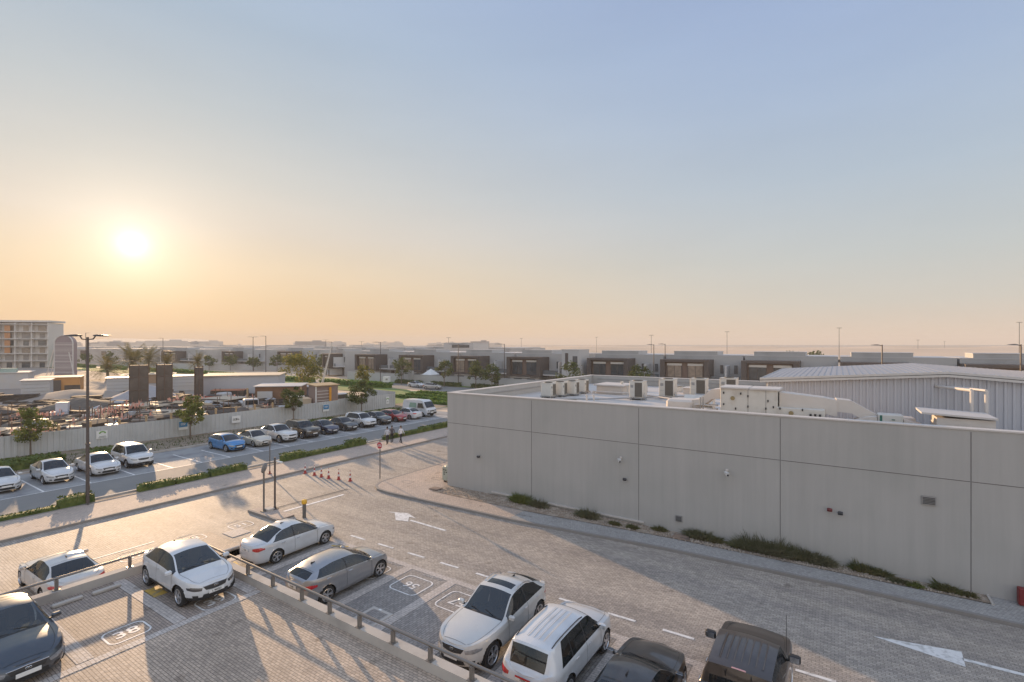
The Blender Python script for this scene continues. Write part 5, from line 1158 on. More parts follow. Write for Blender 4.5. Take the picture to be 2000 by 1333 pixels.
FL2 = [(167, 215, 15.0), (318, 210, 12.6), (494, 185, 12.8), (519, 178, 13.0), (648, 190, 11.0), (636, 330, 13.0), (743, 130, 10.6), (706, 330, 12), (895, 118, 10.1), (985, 114, 10.1), (1277, 96, 10.0), (1299, 100, 10.1), (1723, 62, 9.95), (1994, 52, 10.0)]
FLL = ['thin single-armed lamp seen just left of the tall lamp post', 'thin lamp standing above the palm trees', 'twin-armed lamp above the white site shed', 'single-armed lamp just right of the twin-armed one', 'lamp standing left of the end villa', 'distant twin-armed lamp behind the end villa', 'lamp in front of the villa with orange curtains', 'faint distant twin-armed lamp',
       'lamp with a flat double arm before the curtained villa', 'lamp above the sloping parapet of the grey building', 'left one of two dark lamps behind the roof units', 'right one of two dark lamps behind the roof units', 'dark lamp behind the ridge of the steel shed', 'dark lamp at the right edge behind the steel shed']
for k, (px, d, h) in enumerate(FL2):
    x, y = far_pos(px, d); two = k in (2, 5, 7, 8)
    lamp(x, y, h, FLL[k], 2 if two else 1, radians(33 if two else 213 if k not in (0,) else 33), 1.6 if d > 100 else 1.0, 'street lamps beyond the car parks', r=.10 if d < 150 else .14, detail=False, flat=True)
for k, (px, d, h) in enumerate(((1272, 300, 15.5), (1420, 300, 17.6), (1639, 260, 18.6), (1991, 230, 20.2), (1165, 420, 16), (1018, 420, 15), (876, 300, 14), (1793, 400, 13.5), (1845, 500, 13))):
    x, y = far_pos(px, d); e = empty('floodlight_mast', (x, y, 0), radians(33), 'thin tall mast standing far away in the desert haze', 'mast', 'thin masts in the desert')
    mb = MB(); mb.tube((0, 0, 0), (0, 0, h), .16, 6, r1=.12); mb.build('pole', M_POLEG, e); mb = MB(); mb.box((0, 0, h), (2.6, .3, .25)); mb.build('crossarm', M_POLEG, e)

order_labels([o for o in D.objects if o.name.startswith('floodlight_mast')], 'thin tall masts in the desert haze')
def stop_sign():
    r = empty('road_sign', (-28.15, 25.1, .12), radians(8), 'red octagonal stop sign on a grey pole at the rounded kerb', 'road sign')
    mb = MB(); mb.tube((0, 0, 0), (0, 0, 2.85), .038, 10); mb.build('pole', M_POLEG, r, smooth=True)
    def octo(R, y, m, nm, par, th=.012):
        mb = MB(); A = [(R * cos(radians(22.5 + 45 * k)), y, 2.45 + R * sin(radians(22.5 + 45 * k))) for k in range(8)]; B = [(p[0], y + th, p[2]) for p in A]
        mb.poly(A[::-1]); mb.poly(B)
        for i in range(8): j = (i + 1) % 8; mb.poly([A[i], A[j], B[j], B[i]])
        return mb.build(nm, m, par)
    # the face looks toward the car park lane
    o = octo(.27, -.052, M_PLATE, 'sign_border', r); p = octo(.245, -.058, mat('sign_red', (.50, .03, .035), .4), 'sign_face', r)
    text_mesh('STOP', .175, 'sign_lettering', M_PLATE, p, (0, -.062, 2.40), (radians(90), 0, 0)); text_mesh('\u0642\u0641', .14, 'sign_lettering', M_PLATE, p, (0, -.062, 2.54), (radians(90), 0, 0))
    mb = MB(); mb.tube((0, 0, 2.85), (0, 0, 2.95), .03, 8); mb.build('cap', M_WTOP, r)
stop_sign()
# mirror pole and camera pole on the small island
r = empty('traffic_mirror', (-28.45, 16.45, .10), 0, 'round grey traffic mirror on a pole, seen from behind', 'traffic mirror')
mb = MB(); mb.tube((0, 0, 0), (0, 0, 2.6), .05, 12); mb.box((0, 0, .02), (.3, .3, .04)); mb.build('pole', M_POLEG, r, smooth=True)
Mx = Matrix.Rotation(radians(-55), 3, 'Z') @ Matrix.Rotation(radians(78), 3, 'X')
mb = MB(); mb.lathe([(.001, -.10), (.15, -.085), (.26, -.04), (.31, .0), (.31, .03), (.295, .04)], 28, M=Mx, c=(-.05, .06, 2.55)); mb.build('mirror_back', mat('mirror_shell', (.22, .22, .22), .5), r, smooth=True)
mb = MB(); mb.lathe([(.295, .035), (.001, .05)], 28, M=Mx, c=(-.05, .06, 2.55)); mb.build('mirror_glass', M_CHROME, r, smooth=True)
mb = MB(); mb.tube((0, 0, 2.6), (-.03, .03, 2.6), .08, 10); mb.box((0, .0, 2.62), (.3, .06, .06), rz=.6); mb.build('bracket', M_METAL, r)
r = empty('camera_pole', (-28.3, 17.05, .10), 0, 'grey pole with a small white security camera, right of the mirror', 'camera pole')
mb = MB(); mb.tube((0, 0, 0), (0, 0, 3.1), .055, 12); mb.tube((0, 0, 0), (0, 0, .14), .09, 12); mb.box((0, 0, .02), (.34, .34, .04)); mb.build('pole', M_POLE, r, smooth=True)
mb = MB(); mb.tube((0, 0, 2.9), (.15, .12, 2.85), .02, 6); mb.tube((.1, .08, 2.85), (.34, .27, 2.78), .06, 10); mb.build('camera_body', mat('white_plastic', (.72, .72, .70), .35), r)
mb = MB(); mb.box((0, 0, .10), (.5, .45, .2), bev=.03); tag(mb.build('concrete_base', M_CONC, loc=(-28.4, 16.75, .02)), 'pale concrete base under the mirror and camera poles', 'base')
r = empty('sign_pole', (-36.2, 21.4, .12), 0, 'thin pole with a red foot on the left pavement, behind the mirror', 'pole')
mb = MB(); mb.tube((0, 0, .2), (0, 0, 2.5), .04, 8); mb.build('pole', M_POLEG, r); mb = MB(); mb.tube((0, 0, 0), (0, 0, .22), .06, 10); mb.box((0, 0, .02), (.22, .22, .04)); mb.build('foot', mat('signal_red', (.30, .02, .025), .45), r)
mb = MB(); mb.box((0, 0, 2.45), (.30, .03, .22), rz=1.3); mb.build('sign_plate', M_METAL, r)
r = empty('bollard', (-25.75, 17.3, 0), 0, 'grey bollard with a yellow top behind the white saloon', 'bollard')
mb = MB(); mb.tube((0, 0, 0), (0, 0, .82), .10, 16); mb.build('post', M_POLEG, r, smooth=True); mb = MB(); mb.lathe([(.13, .80), (.15, .84), (.15, .98), (.11, 1.03), (.001, 1.05)], 16); mb.build('cap', mat('bollard_yellow', (.75, .42, .04), .4), r, smooth=True)
M_CO = mat('cone_red', (.36, .04, .035), .5, var=.15); M_CW = mat('cone_white', (.72, .70, .68), .4)
cone = empty('traffic_cone', (0, 0, 0), 0, 'x', 'traffic cone', 'traffic cones across the side street')
mb = MB(); mb.lathe([(.001, .001), (.24, .001), (.24, .045), (.16, .05), (.118, .30), (.088, .48), (.053, .66), (.028, .82), (.03, .92), (.001, .93)], 16); mb.build('cone_body', M_CO, cone, smooth=True)
for a, b in (((.125, .30), (.095, .48)), ((.06, .66), (.035, .82))): mb = MB(); mb.lathe([a, b], 16); mb.build('reflective_band', M_CW, cone, smooth=True)
CP = [(-34.5, 23.25), (-33.4, 23.3), (-32.55, 23.3), (-31.75, 23.35), (-30.85, 23.55), (-29.8, 23.75)]
CL = ['red and white cone nearest the left pavement kerb', 'second cone from the left pavement kerb', 'third cone from the left pavement kerb', 'fourth cone from the left pavement kerb', 'fifth cone, next to the last one near the stop sign', 'cone at the end of the row nearest the stop sign']
for k, (x, y) in enumerate(CP):
    c = cone if k == 0 else copy_tree(cone); c.location = (x, y, 0); c.scale = (.62, .62, .85); c['label'] = CL[k]; c.rotation_euler = (0, 0, k * .3)
# low railing on the kerb wall
M_RL = mat('grey_railing', (.24, .22, .20), .4, metal=.5, var=.06)
rl = empty('railing', (-23.35, 10.28, LZ + .3), 0, 'low grey tubular railing on the kerb around the near car park', 'railing')
def rp(x, y, z=0): return (x + 23.35, y - 10.38, z)
px_ = [-23.35, -22.2, -20.55, -18.86, -17.19, -15.43, -13.92, -12.45, -10.97, -9.49, -8.03, -6.6, -5.2, -3.8, -2.4, -1.0, .4]
mb = MB(); mb.tube(rp(-23.35, 10.38, .42), rp(4, 10.38, .42), .045, 12); mb.build('top_rail', M_RL, rl, smooth=True)
mb = MB(); mb.tube(rp(-23.38, 10.38, .42), rp(-23.38, -6, .42), .045, 12); mb.build('top_rail', M_RL, rl, smooth=True)
for x in px_: mb = MB(); mb.box(rp(x, 10.38, .19), (.11, .11, .38), bev=.01); mb.box(rp(x, 10.38, .01), (.2, .2, .02)); mb.build('post', M_RL, rl)
for y in (8.15, 5.95, 3.75, 1.6, -.5): mb = MB(); mb.box(rp(-23.38, y, .19), (.10, .10, .38), bev=.01); mb.box(rp(-23.38, y, .01), (.2, .2, .02)); mb.build('post', M_RL, rl)
WS = [(-22.55, 7.05, LZ, 90, 'concrete wheel stop in the empty bay, nearer the white crossover'), (-22.6, 5.95, LZ, 90, 'concrete wheel stop in the empty bay, nearer the grey saloon'), (-24.62, 12.62, 0, 90, 'concrete wheel stop behind the white saloon with red tail lights')]
for x, y, z, a, lab in WS:
    mb = MB(); mb.box((0, 0, .06), (.85, .16, .12), bev=.03); tag(mb.build('wheel_stop', M_CONC, loc=(x, y, z + .004), rz=radians(a)), lab, 'wheel stop')
r = empty('manhole', (-14.25, 12.35, .006), 0, 'square manhole with a pale concrete surround in the empty bay', 'manhole')
mb = MB()
for cx, cy, w, h in ((0, .46, 1.06, .13), (0, -.46, 1.06, .13), (.46, 0, .13, .79), (-.46, 0, .13, .79)): mb.box((cx, cy, .012), (w, h, .024))
mb.build('surround', M_CONC, r); mb = MB(); mb.box((0, 0, .008), (.79, .79, .016)); mb.build('cover', M_BAYP, r); mb = MB(); mb.box((-.1, .46, .03), (.12, .08, .02)); mb.build('marker', M_PLATE, r)
for x, y, lab in ((-22.9, 25.35, 'rusty square inspection cover at the left end of the gravel bed'), (-6.7, 25.85, 'brown inspection cover in the gravel below the small vent')):
    mb = MB(); mb.box((0, 0, .03), (.8, .6, .06), bev=.015); mb.box((0, 0, .065), (.66, .46, .02)); tag(mb.build('inspection_cover', mat('rusty_cover', (.28, .20, .15), .7, dirt=(.16, .12, .10), dscale=4), loc=(x, y, .135)), lab, 'inspection cover')
for x, y in ((-25.8, 25.6), (-24.6, 27.4)):
    mb = MB(); rbox_outline(mb, 0, 0, .8, .6, .03, .04, .008); tag(mb.build('inspection_cover', M_GAP, loc=(x, y, .12)), 'paved inspection cover outlined in the pavement ' + ('by the stop sign' if y < 26 else 'near the green cabinet'), 'inspection cover', 'paved covers in the corner pavement')

# ================================================================ HOARDING
M_HO = mat('hoarding_steel', (.50, .51, .51), .55, var=.05, vscale=.4, dirt=(.40, .41, .40), dscale=.3)
ho = empty('hoarding', (-61, 0, 0), 0, 'long ribbed pale grey steel hoarding around the construction site', 'fence')
FP = [(-61.8, -30), (-61.2, 8), (-59.4, 24), (-58.8, 33), (-58.75, 55.3), (-61, 57.6), (-70, 59)]
for a, b in zip(FP, FP[1:]):
    a, b = Vector((*a, 0)), Vector((*b, 0)); d = b - a; n = int(d.length / .42); u = d.normalized(); nn = Vector((u.y, -u.x, 0)); bot = []; tp = []
    for k in range(n):
        s = d.length * k / n; w = d.length / n
        for q, o in ((0, 0), (.38 * w, 0), (.46 * w, .05), (.82 * w, .05), (.92 * w, 0)):
            p = a + u * (s + q) + nn * o + Vector((61, 0, 0)); hh = 1.95 + .25 * max(0, min(1, (p.y - 8) / 45)); bot.append(p + Vector((0, 0, .02))); tp.append(p + Vector((0, 0, hh)))
    e = b + Vector((61, 0, 0)); bot.append(e + Vector((0, 0, .02))); tp.append(e + Vector((0, 0, tp[-1].z))); mb = MB(); mb.grid([bot, tp]); mb.grid([[p - nn * .06 for p in bot], [p - nn * .06 for p in tp]], flip=True)
    mb.build('panel', M_HO, ho)
def hsign(x, y, w, h, z, lab, kind):
    r = empty('hoarding_sign', (x, y, z), radians(90), lab, 'sign'); mb = MB(); mb.box((0, 0, 0), (w, .03, h)); mb.build('board', M_PLATE, r)
    if kind == 'tree':
        mb = MB(); mb.box((-.0, -.018, -.28), (w * .7, .01, .05)); mb.box((0, -.018, -.17), (w * .55, .01, .06)); mb.build('lettering_line', mat('grey_ink', (.25, .26, .25), .6), r)
        mb = MB()
        for a in range(7): mb.box((sin((a - 3) * .45) * .22, -.018, .12 + cos((a - 3) * .45) * .16), (.10, .01, .12), tilt=('Y', (a - 3) * .45))
        mb.build('tree_emblem', mat('emblem_green', (.18, .38, .08), .5), r)
    elif kind == 'logo':
        mb = MB(); prev = None
        for cx in (-.36, -.08): 
            for k in range(14): 
                t0, t1 = 6.283 * k / 14, 6.283 * (k + 1) / 14; mb.tube((cx + .13 * cos(t0), -.02, .0 + .13 * sin(t0)), (cx + .13 * cos(t1), -.02, .0 + .13 * sin(t1)), .03, 5)
        mb.tube((.08, -.02, -.13), (.08, -.02, .2), .03, 5); mb.path([(.12, -.02, 0), (.3, -.02, .06), (.44, -.02, -.02), (.36, -.02, -.13), (.2, -.02, -.10)], .03, 5); mb.v = [(x * .75, y, z * .75) for x, y, z in mb.v]; mb.build('emblem', M_INK, r)
    else:
        mb = MB(); mb.box((0, -.018, .12), (w * .92, .01, h * .66)); mb.build('blue_panel', mat('sign_blue', (.05, .22, .42), .5), r); text_mesh('DSF', .3, 'lettering', M_PLATE, r, (0, -.027, .12), (radians(90), 0, 0))
    return r
hsign(-59.95, 18.4, .95, .75, 1.2, 'white sign with a green tree emblem on the hoarding', 'tree'); hsign(-59.15, 25.2, .9, .95, 1.25, 'blue and white sign on the hoarding half behind the rounded tree', 'blue')
hsign(-58.68, 30.6, 1.0, .8, 1.25, 'white sign with a looping black emblem on the hoarding', 'logo'); hsign(-58.62, 42.7, .95, .95, 1.3, 'blue and white shield-like sign on the hoarding behind the dark cars', 'blue'); hsign(-58.62, 53.8, .6, 1.1, 1.3, 'small pale notice at the end of the hoarding', 'tree')

# ================================================================ PEOPLE
M_SKIN = mat('skin', (.22, .12, .075), .6, var=.05); M_HAIR = mat('black_hair', (.012, .010, .010), .6)
def person(x, y, rz, lab, shirt, trousers, stride=.18, h=1.74, arm=(.10, .25)):
    r = empty('person', (x, y, .12), rz, lab, 'person')
    J = dict(pelvis=(0, 0, .95), belly=(0, .0, 1.12), chest=(0, 0, 1.34), neck=(0, .0, 1.50), head=(0, .015, 1.62), top=(0, .0, 1.72))
    V = [J['pelvis'], J['belly'], J['chest'], J['neck'], J['head'], J['top']]; Rr = [(.155, .115), (.14, .105), (.17, .115), (.055, .055), (.078, .095), (.05, .06)]
    E_ = [(0, 1), (1, 2), (2, 3), (3, 4), (4, 5)]
    def chain(root, pts, rad):
        p = root
        for q, rr in zip(pts, rad): V.append(q); Rr.append((rr, rr)); E_.append((p, len(V) - 1)); p = len(V) - 1
        return p
    for s in (1, -1):
        st = stride * s
        chain(0, [(s * .10, 0, .88), (s * .11, st * .55, .50), (s * .11, st * 1.0 - (.06 if s < 0 else 0), .09), (s * .12, st + .14, .035)], [.10, .065, .045, .035])
        e = chain(2, [(s * .19, 0, 1.40), (s * .26, -st * .35, 1.15), (s * .25, -st * .5 + arm[0], .92), (s * .25, -st * .5 + arm[0] + .04, .82)], [.055, .042, .033, .030])
        for f in range(4): chain(e, [(s * .25 + (f - 1.5) * .006, -st * .5 + arm[0] + .02 + f * .018, .76), (s * .245, -st * .5 + arm[0] + .03 + f * .018, .72)], [.009, .007])
        chain(e, [(s * .225, -st * .5 + arm[0] + .06, .78)], [.011])
    me = D.meshes.new('body'); me.from_pydata(V, E_, []); o = D.objects.new('body', me); COL.objects.link(o); o.parent = r
    sk = o.modifiers.new('s', 'SKIN'); me.skin_vertices[0].data[0].use_root = True
    for i, rr in enumerate(Rr): me.skin_vertices[0].data[i].radius = rr
    su = o.modifiers.new('u', 'SUBSURF'); su.levels = su.render_levels = 1
    dg = bpy.context.evaluated_depsgraph_get(); m2 = D.meshes.new_from_object(o.evaluated_get(dg)); o.modifiers.clear(); o.data = m2; m2.name = 'body'; m2.materials.clear()
    for m in (M_SKIN, shirt, trousers, M_BLACK): m2.materials.append(m)
    for p in m2.polygons:
        c = p.center; p.use_smooth = True
        p.material_index = 3 if c.z < .10 else 2 if c.z < .97 and abs(c.x) < .20 and not (abs(c.x) > .19) else 1 if 1.48 > c.z > .97 or (abs(c.x) > .19 and c.z > 1.05) else 0
    mb = MB(); mb.lathe([(.001, .11), (.06, .095), (.088, .04), (.09, .0), (.07, -.05)], 14, c=(0, -.012, 1.665)); mb.build('hair', M_HAIR, r, smooth=True)
    mb = MB(); mb.lathe([(.001, -.02), (.012, 0), (.001, .03)], 6, c=(0, .105, 1.62)); 
    for s in (-1, 1): mb.box((s * .03, .098, 1.645), (.018, .01, .008))
    mb.box((0, .095, 1.575), (.04, .01, .008)); mb.build('face', mat('dark_face_features', (.10, .05, .035), .6), r)  # one dark brown for nose, eyes and mouth
    o.scale = (h / 1.76,) * 3; return r
M_WS = mat('white_shirt', (.66, .67, .70), .8); M_DT = mat('dark_trousers', (.02, .021, .026), .8); M_DS = mat('dark_shirt', (.07, .065, .075), .8)
person(-37.2, 34.1, radians(75), 'person in a light shirt and dark trousers standing left of the pair', mat('pale_blue_shirt', (.48, .50, .55), .8), M_DT, .10)
person(-37.35, 34.85, radians(60), 'person in dark clothes standing just behind the one in the light shirt', M_DS, M_DT, .14)
person(-36.55, 35.3, radians(-95), 'person in a white shirt walking away along the pavement', M_WS, M_DT, .26)
# ================================================================ CONSTRUCTION SITE
M_FORM = mat('dark_formwork', (.07, .055, .045), .85, var=.35, vscale=1.4, dirt=(.14, .11, .09), dscale=.8); M_TIM = mat('raw_timber', (.42, .30, .17), .8, var=.2, vscale=3); M_PLY = mat('pale_plywood', (.52, .43, .32), .7, var=.15, vscale=1)
M_TARP = mat('pale_tarp', (.55, .57, .62), .6, var=.1); M_NET = mat('orange_safety_net', (.78, .33, .24), .6, var=.4, vscale=2, dirt=(.75, .55, .45), dscale=2); M_MESH = mat('dark_scaffold_net', (.105, .085, .07), .85, var=.25, vscale=.8, dirt=(.16, .13, .11), dscale=.5)
M_WHITE = mat('site_white', (.46, .46, .47), .55, var=.06, dirt=(.48, .46, .43), dscale=.5); M_OHUT = mat('orange_plywood', (.55, .27, .09), .7, var=.12, vscale=.7)
M_PIPE = mat('steel_rebar', (.17, .11, .08), .7, metal=.3)
rnd = random.Random(21)
def mesh_tower(x, y, w, d, h, lab):
    r = empty('wrapped_column', (x, y, 0), radians(70), lab, 'column', 'dark net-wrapped columns on the site'); mb = MB(); nx = 10; P = []
    pts = [(-w / 2, -d / 2), (w / 2, -d / 2), (w / 2, d / 2), (-w / 2, d / 2), (-w / 2, -d / 2)]
    ring = []
    for a, b in zip(pts, pts[1:]): ring += [(lerp(a[0], b[0], t / 6), lerp(a[1], b[1], t / 6)) for t in range(6)]
    ring.append(ring[0])
    for k in range(15): z = h * k / 14; P.append([(p[0] * (1 + .03 * noise.noise(Vector((p[0] * 2, p[1] * 2, z)))), p[1] * (1 + .04 * noise.noise(Vector((p[0] * 3, p[1], z * 2)))), z) for p in ring])
    mb.grid(P, flip=False); mb.poly([(p[0], p[1], h) for p in ring[:-1]]); mb.build('netting', M_MESH, r)
    mb = MB()
    for p in ring[::3]: mb.tube((p[0] * 1.01, p[1] * 1.01, 0), (p[0] * 1.01, p[1] * 1.01, h + .25), .05, 5)
    for z in range(1, int(h), 2): mb.path([(p[0] * 1.015, p[1] * 1.015, z) for p in ring], .035, 4)
    mb.build('scaffold_frame', M_PIPE, r)
mesh_tower(-89.8, 32.1, 2.3, 1.5, 6.8, 'dark net-wrapped square column, left one of the two tall ones'); mesh_tower(-88.7, 35.1, 2.0, 1.5, 6.8, 'dark net-wrapped square column, right one of the two tall ones'); mesh_tower(-88.4, 40.0, 1.1, 1.3, 6.2, 'narrow dark column with protruding bars left of the white shed')
def shed(x, y, w, d, h, rz, lab, mw, mr, parts=(), name='site_shed', cat='shed', slope=.15, over=.25):
    r = empty(name, (x, y, .02), radians(rz), lab, cat); mb = MB(); mb.box((0, 0, h / 2), (w, d, h)); mb.build('wall', mw, r)
    mb = MB(); mb.box((0, 0, h + .08), (w + over * 2, d + over * 2, .12), tilt=('X', slope / d)); mb.build('roof', mr, r)
    for nm, c, dd, m in parts: mb = MB(); mb.box(c, dd); mb.build(nm, m, r)
    return r
shed(-89.6, 48.2, 12.5, 6, 4.5, 48, 'long white ribbed site shed with a flat pale roof', mat('shed_white_ribbed', (.46, .46, .48), .6, var=.05), M_PLY, name='white_site_shed')
shed(-75.9, 46.9, 6.8, 4, 3.3, 42, 'open brown timber shed with a thin pale roof right of the white shed', mat('brown_timber_shed', (.22, .12, .07), .8, var=.4, vscale=.8), M_WHITE, [('opening', (-1.6, -3.05, 1.4), (2.2, .12, 2.4), M_WHITE), ('post', (-4, -3.5, 1.6), (.2, .2, 3.2), M_TIM), ('post', (3.9, -3.5, 1.6), (.2, .2, 3.2), M_TIM)])
shed(-75.2, 51.6, 4.8, .4, 2.8, 33, 'low blue grey wall panel behind the open timber shed', mat('blue_grey_panel', (.26, .27, .33), .7), M_WTOP, name='wall_panel', cat='wall')
shed(-141, 36, 7.0, 4.5, 2.9, 66, 'orange plywood hut with a brown door and pale roof', M_OHUT, M_PLY, [('door', (-.3, -2.54, 1.2), (1.5, .1, 2.3), M_VB), ('dado', (-2.6, -2.54, .6), (2.2, .1, 1.2), M_FORM), ('dado', (2.3, -2.54, .6), (2.6, .1, 1.2), M_FORM)], name='orange_hut', cat='hut')
for k, (x, y, w, lab) in enumerate(((-129, 29.5, 4, 'white cabin left of the orange hut'), (-124, 41.5, 5, 'white slatted cabin right of the orange hut'), (-120, 50, 6.5, 'white round-topped tank beside the left dark column'), (-112, 54, 4.2, 'white cabin half hidden by the left dark column'), (-105, 57.5, 4.5, 'pale cabin between the two dark columns'))):
    shed(x, y, w, 3, 3.1, 66, lab, M_WHITE, M_WTOP if k % 2 else M_WHITE, [('panel_line', (0, -1.53, 1.0 + .7 * q), (w * .96, .05, .06), M_METAL) for q in range(3)], name='white_cabin', cat='cabin')
shed(-118, 46.2, .9, .6, 2.7, 60, 'upright timber panel standing between white cabins', M_TIM, M_TIM, name='timber_screen', cat='panel')
shed(-150, 56, 11, 5, 2.2, 66, 'low shelter with a bright flat roof near the low palm', mat('ochre_wall', (.33, .22, .14), .8), M_PLY, name='low_shelter', cat='shelter')
shed(-158, 30, 10, 5, 3.6, 66, 'pale site building at the foot of the arched tower', M_WHITE, M_WTOP, [('pipe', (-2, -2.2, 3.6), (.3, .3, 4.4), M_PLY), ('pipe', (0, -2.2, 3.2), (.3, .3, 3.4), M_PLY), ('tank', (1.6, -1.2, 3.9), (2.6, 1.6, 1.4), mat('teal_tank', (.32, .42, .38), .6))], name='batching_shed')
shed(-63.5, 45.8, 3.4, 2.2, 4.0, 84, 'tall striped brown shelter with a bright white edge and orange brace', mat('striped_brown', (.25, .19, .17), .8, var=.35, vscale=.6), M_TIM, [('white_post', (-1.75, -1.05, 2.0), (.12, .12, 4.0), M_PLATE), ('orange_brace', (.4, -1.2, 1.9), (.35, .1, 3.6), mat('orange_paint', (.62, .28, .03), .5)), ('orange_brace', (1.6, -1.3, 1.0), (1.6, .3, 1.4), mat('orange_paint', (.62, .28, .03), .5))] + [('slat', (-.5, -1.13, .5 + .45 * q), (2.2, .06, .08), M_WTOP) for q in range(7)], name='site_shelter', cat='shelter')
shed(-64.2, 41.8, 1.4, 1.2, 2.6, 84, 'pale green generator box left of the striped shelter', mat('cabinet_green', (.42, .45, .38), .5), M_ACW, [('grille', (0, -.62, 1.9), (.5, .05, .5), M_BLACK)], name='generator_box', cat='generator'); shed(-64.2, 43.2, 1.4, 1.2, 2.1, 84, 'beige timber crate between generator and shelter', M_PLY, M_PLY, name='crate', cat='crate', over=.05)
mb = MB(); mb.tube((-70, 49, 0), (-67.6, 50.4, 10.2), .09, 6); mb.tube((-69.4, 49, 0), (-67.6, 50.4, 10.2), .06, 6); mb.path([(-69.1, 49.6, 3.8), (-67.2, 50.0, 3.8)], .05, 5); tag(mb.build('crane_boom', mat('boom_white', (.62, .58, .52), .6)), 'thin pale slanting boom rising above the striped shelter', 'boom')
def truck(x, y, rz, lab, m=M_WHITE):
    r = empty('site_truck', (x, y, 0), radians(rz), lab, 'truck'); mb = MB(); mb.box((1.8, 0, 1.35), (1.5, 1.9, 1.7), bev=.15); mb.build('cab', m, r)
    mb = MB(); mb.box((-.9, 0, 1.1), (3.6, 1.95, .9), bev=.03); mb.build('bed', m, r); mb = MB(); mb.box((2.56, 0, 1.7), (.05, 1.6, .65)); mb.build('windshield', M_GLASS, r)
    mb = MB(); mb.box((2.6, 0, .75), (.08, 1.7, .4)); mb.build('bumper', M_BLACK, r)
    for ax in (1.7, -1.5):
        for s in (-1, 1): mb = MB(); mb.tube((ax, s * .8, .42), (ax, s * .98, .42), .42, 14); mb.build('wheel', M_TYRE, r)
truck(-68.5, 51.6, -10, 'white truck right of the striped shelter, beyond the hoarding'); truck(-72.5, 39.6, -20, 'white pickup beyond the hoarding left of the oval tree'); truck(-81.6, 42.1, 200, 'small white truck in front of the white ribbed shed'); truck(-140, 22, 10, 'white vehicle at the far left of the site')
shed(-83.8, 40.4, 2.4, 1.8, 1.7, 40, 'red and brown bin beside the small white truck', mat('red_bin', (.42, .10, .07), .7, var=.3), M_FORM, name='skip_bin', cat='bin', over=0); shed(-86.0, 43.6, 5.2, 1.5, 2.2, 40, 'long timber stack with an orange-brown top', M_FORM, mat('rust_top', (.42, .18, .10), .8), name='timber_stack', cat='stack', over=0)
# water cubes, crates under tarpaulin
for x, y, w, h, z, lab in ((-81.4, 20.7, 1.9, 1.1, .45, 'large pale blue wrapped pallet on a dark platform'), (-81.2, 20.9, 1.2, 1.1, 1.6, 'smaller pale wrapped pallet stacked on the large one')):
    mb = MB(); mb.box((0, 0, h / 2), (w, w * .8, h), bev=.06); mb.box((0, 0, h + .02), (w * 1.02, w * .82, .05)); tag(mb.build('wrapped_pallet', M_TARP, loc=(x, y, z), rz=1.1), lab, 'pallet')
# piles of gravel and formwork
def pile(x, y, r_, h, m, lab, name='gravel_pile', seed=1, sx=1.0):
    mb = MB(); P = []
    for j in range(9):
        q = j / 8; P.append([(r_ * sx * q * cos(a) * (1 + .2 * noise.noise(Vector((cos(a) * 2, sin(a) * 2, seed)))), r_ * q * sin(a), max(0, h * (1 - q ** 1.2)) + .25 * h * noise.noise(Vector((q * 3 * cos(a), q * 3 * sin(a), seed * 2))) * (1 - q)) for a in [2 * pi * k / 20 for k in range(21)]])
    mb.grid(P); return tag(mb.build(name, m, loc=(x, y, 0), smooth=True), lab, 'pile')
pile(-105, 38.5, 6, 2.6, mat('grey_gravel', (.36, .34, .34), .95, var=.2), 'grey gravel pile behind the left dark column', seed=2); pile(-118, 33, 9, 1.6, M_SITE, 'low brown earth mound in the middle of the site', 'earth_pile', 3, 1.6); pile(-96, 17, 5, 1.8, M_FORM, 'dark heap of rubble at the left of the site', 'rubble_pile', 4); pile(-76, 16, 5, 1.6, mat('dark_rubble', (.13, .11, .09), .95, var=.5, vscale=2, bump=1, bscale=3), 'dark rubble heap just behind the hoarding, left of the pallets', 'rubble_pile', 7, 1.3)
pile(-90, 25.5, 8, 2.4, mat('dark_rubble', (.13, .11, .09), .95, var=.5, vscale=2, bump=1, bscale=3), 'broad dark heap of formwork behind the pallets', 'formwork_heap', 5, 1.0)
# decks of plywood on props with safety netting, rebar, posts: countless site clutter
mb = MB(); nb = MB(); pb = MB(); db = MB(); eb = MB(); M_MIDB = mat('weathered_board', (.24, .19, .15), .85, var=.3, vscale=1.2); M_SHEET = mat('crumpled_sheet', (.42, .42, .43), .6, var=.2)
for k in range(520):
    t = rnd.random(); x = rnd.uniform(-86, -64.5); y = rnd.uniform(6, 52)
    if y > 38 and x > -70: continue
    z = rnd.uniform(.1, 1.5); L_ = rnd.uniform(1.5, 5); a = rnd.choice([rnd.gauss(.3, .3), rnd.gauss(1.7, .3)])
    (db if rnd.random() < .75 else pb).box((x, y, z), (L_, rnd.uniform(.2, 1.6), rnd.uniform(.08, .45)), rz=a, tilt=('X', rnd.gauss(0, .15)))
for k in range(420):
    x = rnd.uniform(-122, -64); y = rnd.uniform(4, 46); db.box((x, y, rnd.uniform(.1, .6)), (rnd.uniform(.6, 4), rnd.uniform(.2, 1.2), rnd.uniform(.1, .6)), rz=rnd.random() * 3)
for k in range(420):
    x = rnd.uniform(-92, -64); y = rnd.uniform(5, 46); zz = rnd.uniform(.1, 1.3)
    eb.box((x, y, zz), (rnd.uniform(.5, 3.4), rnd.uniform(.08, .5), rnd.uniform(.05, .3)), rz=rnd.random() * 3, tilt=(rnd.choice('XY'), rnd.gauss(0, .35)))
fb_ = MB()
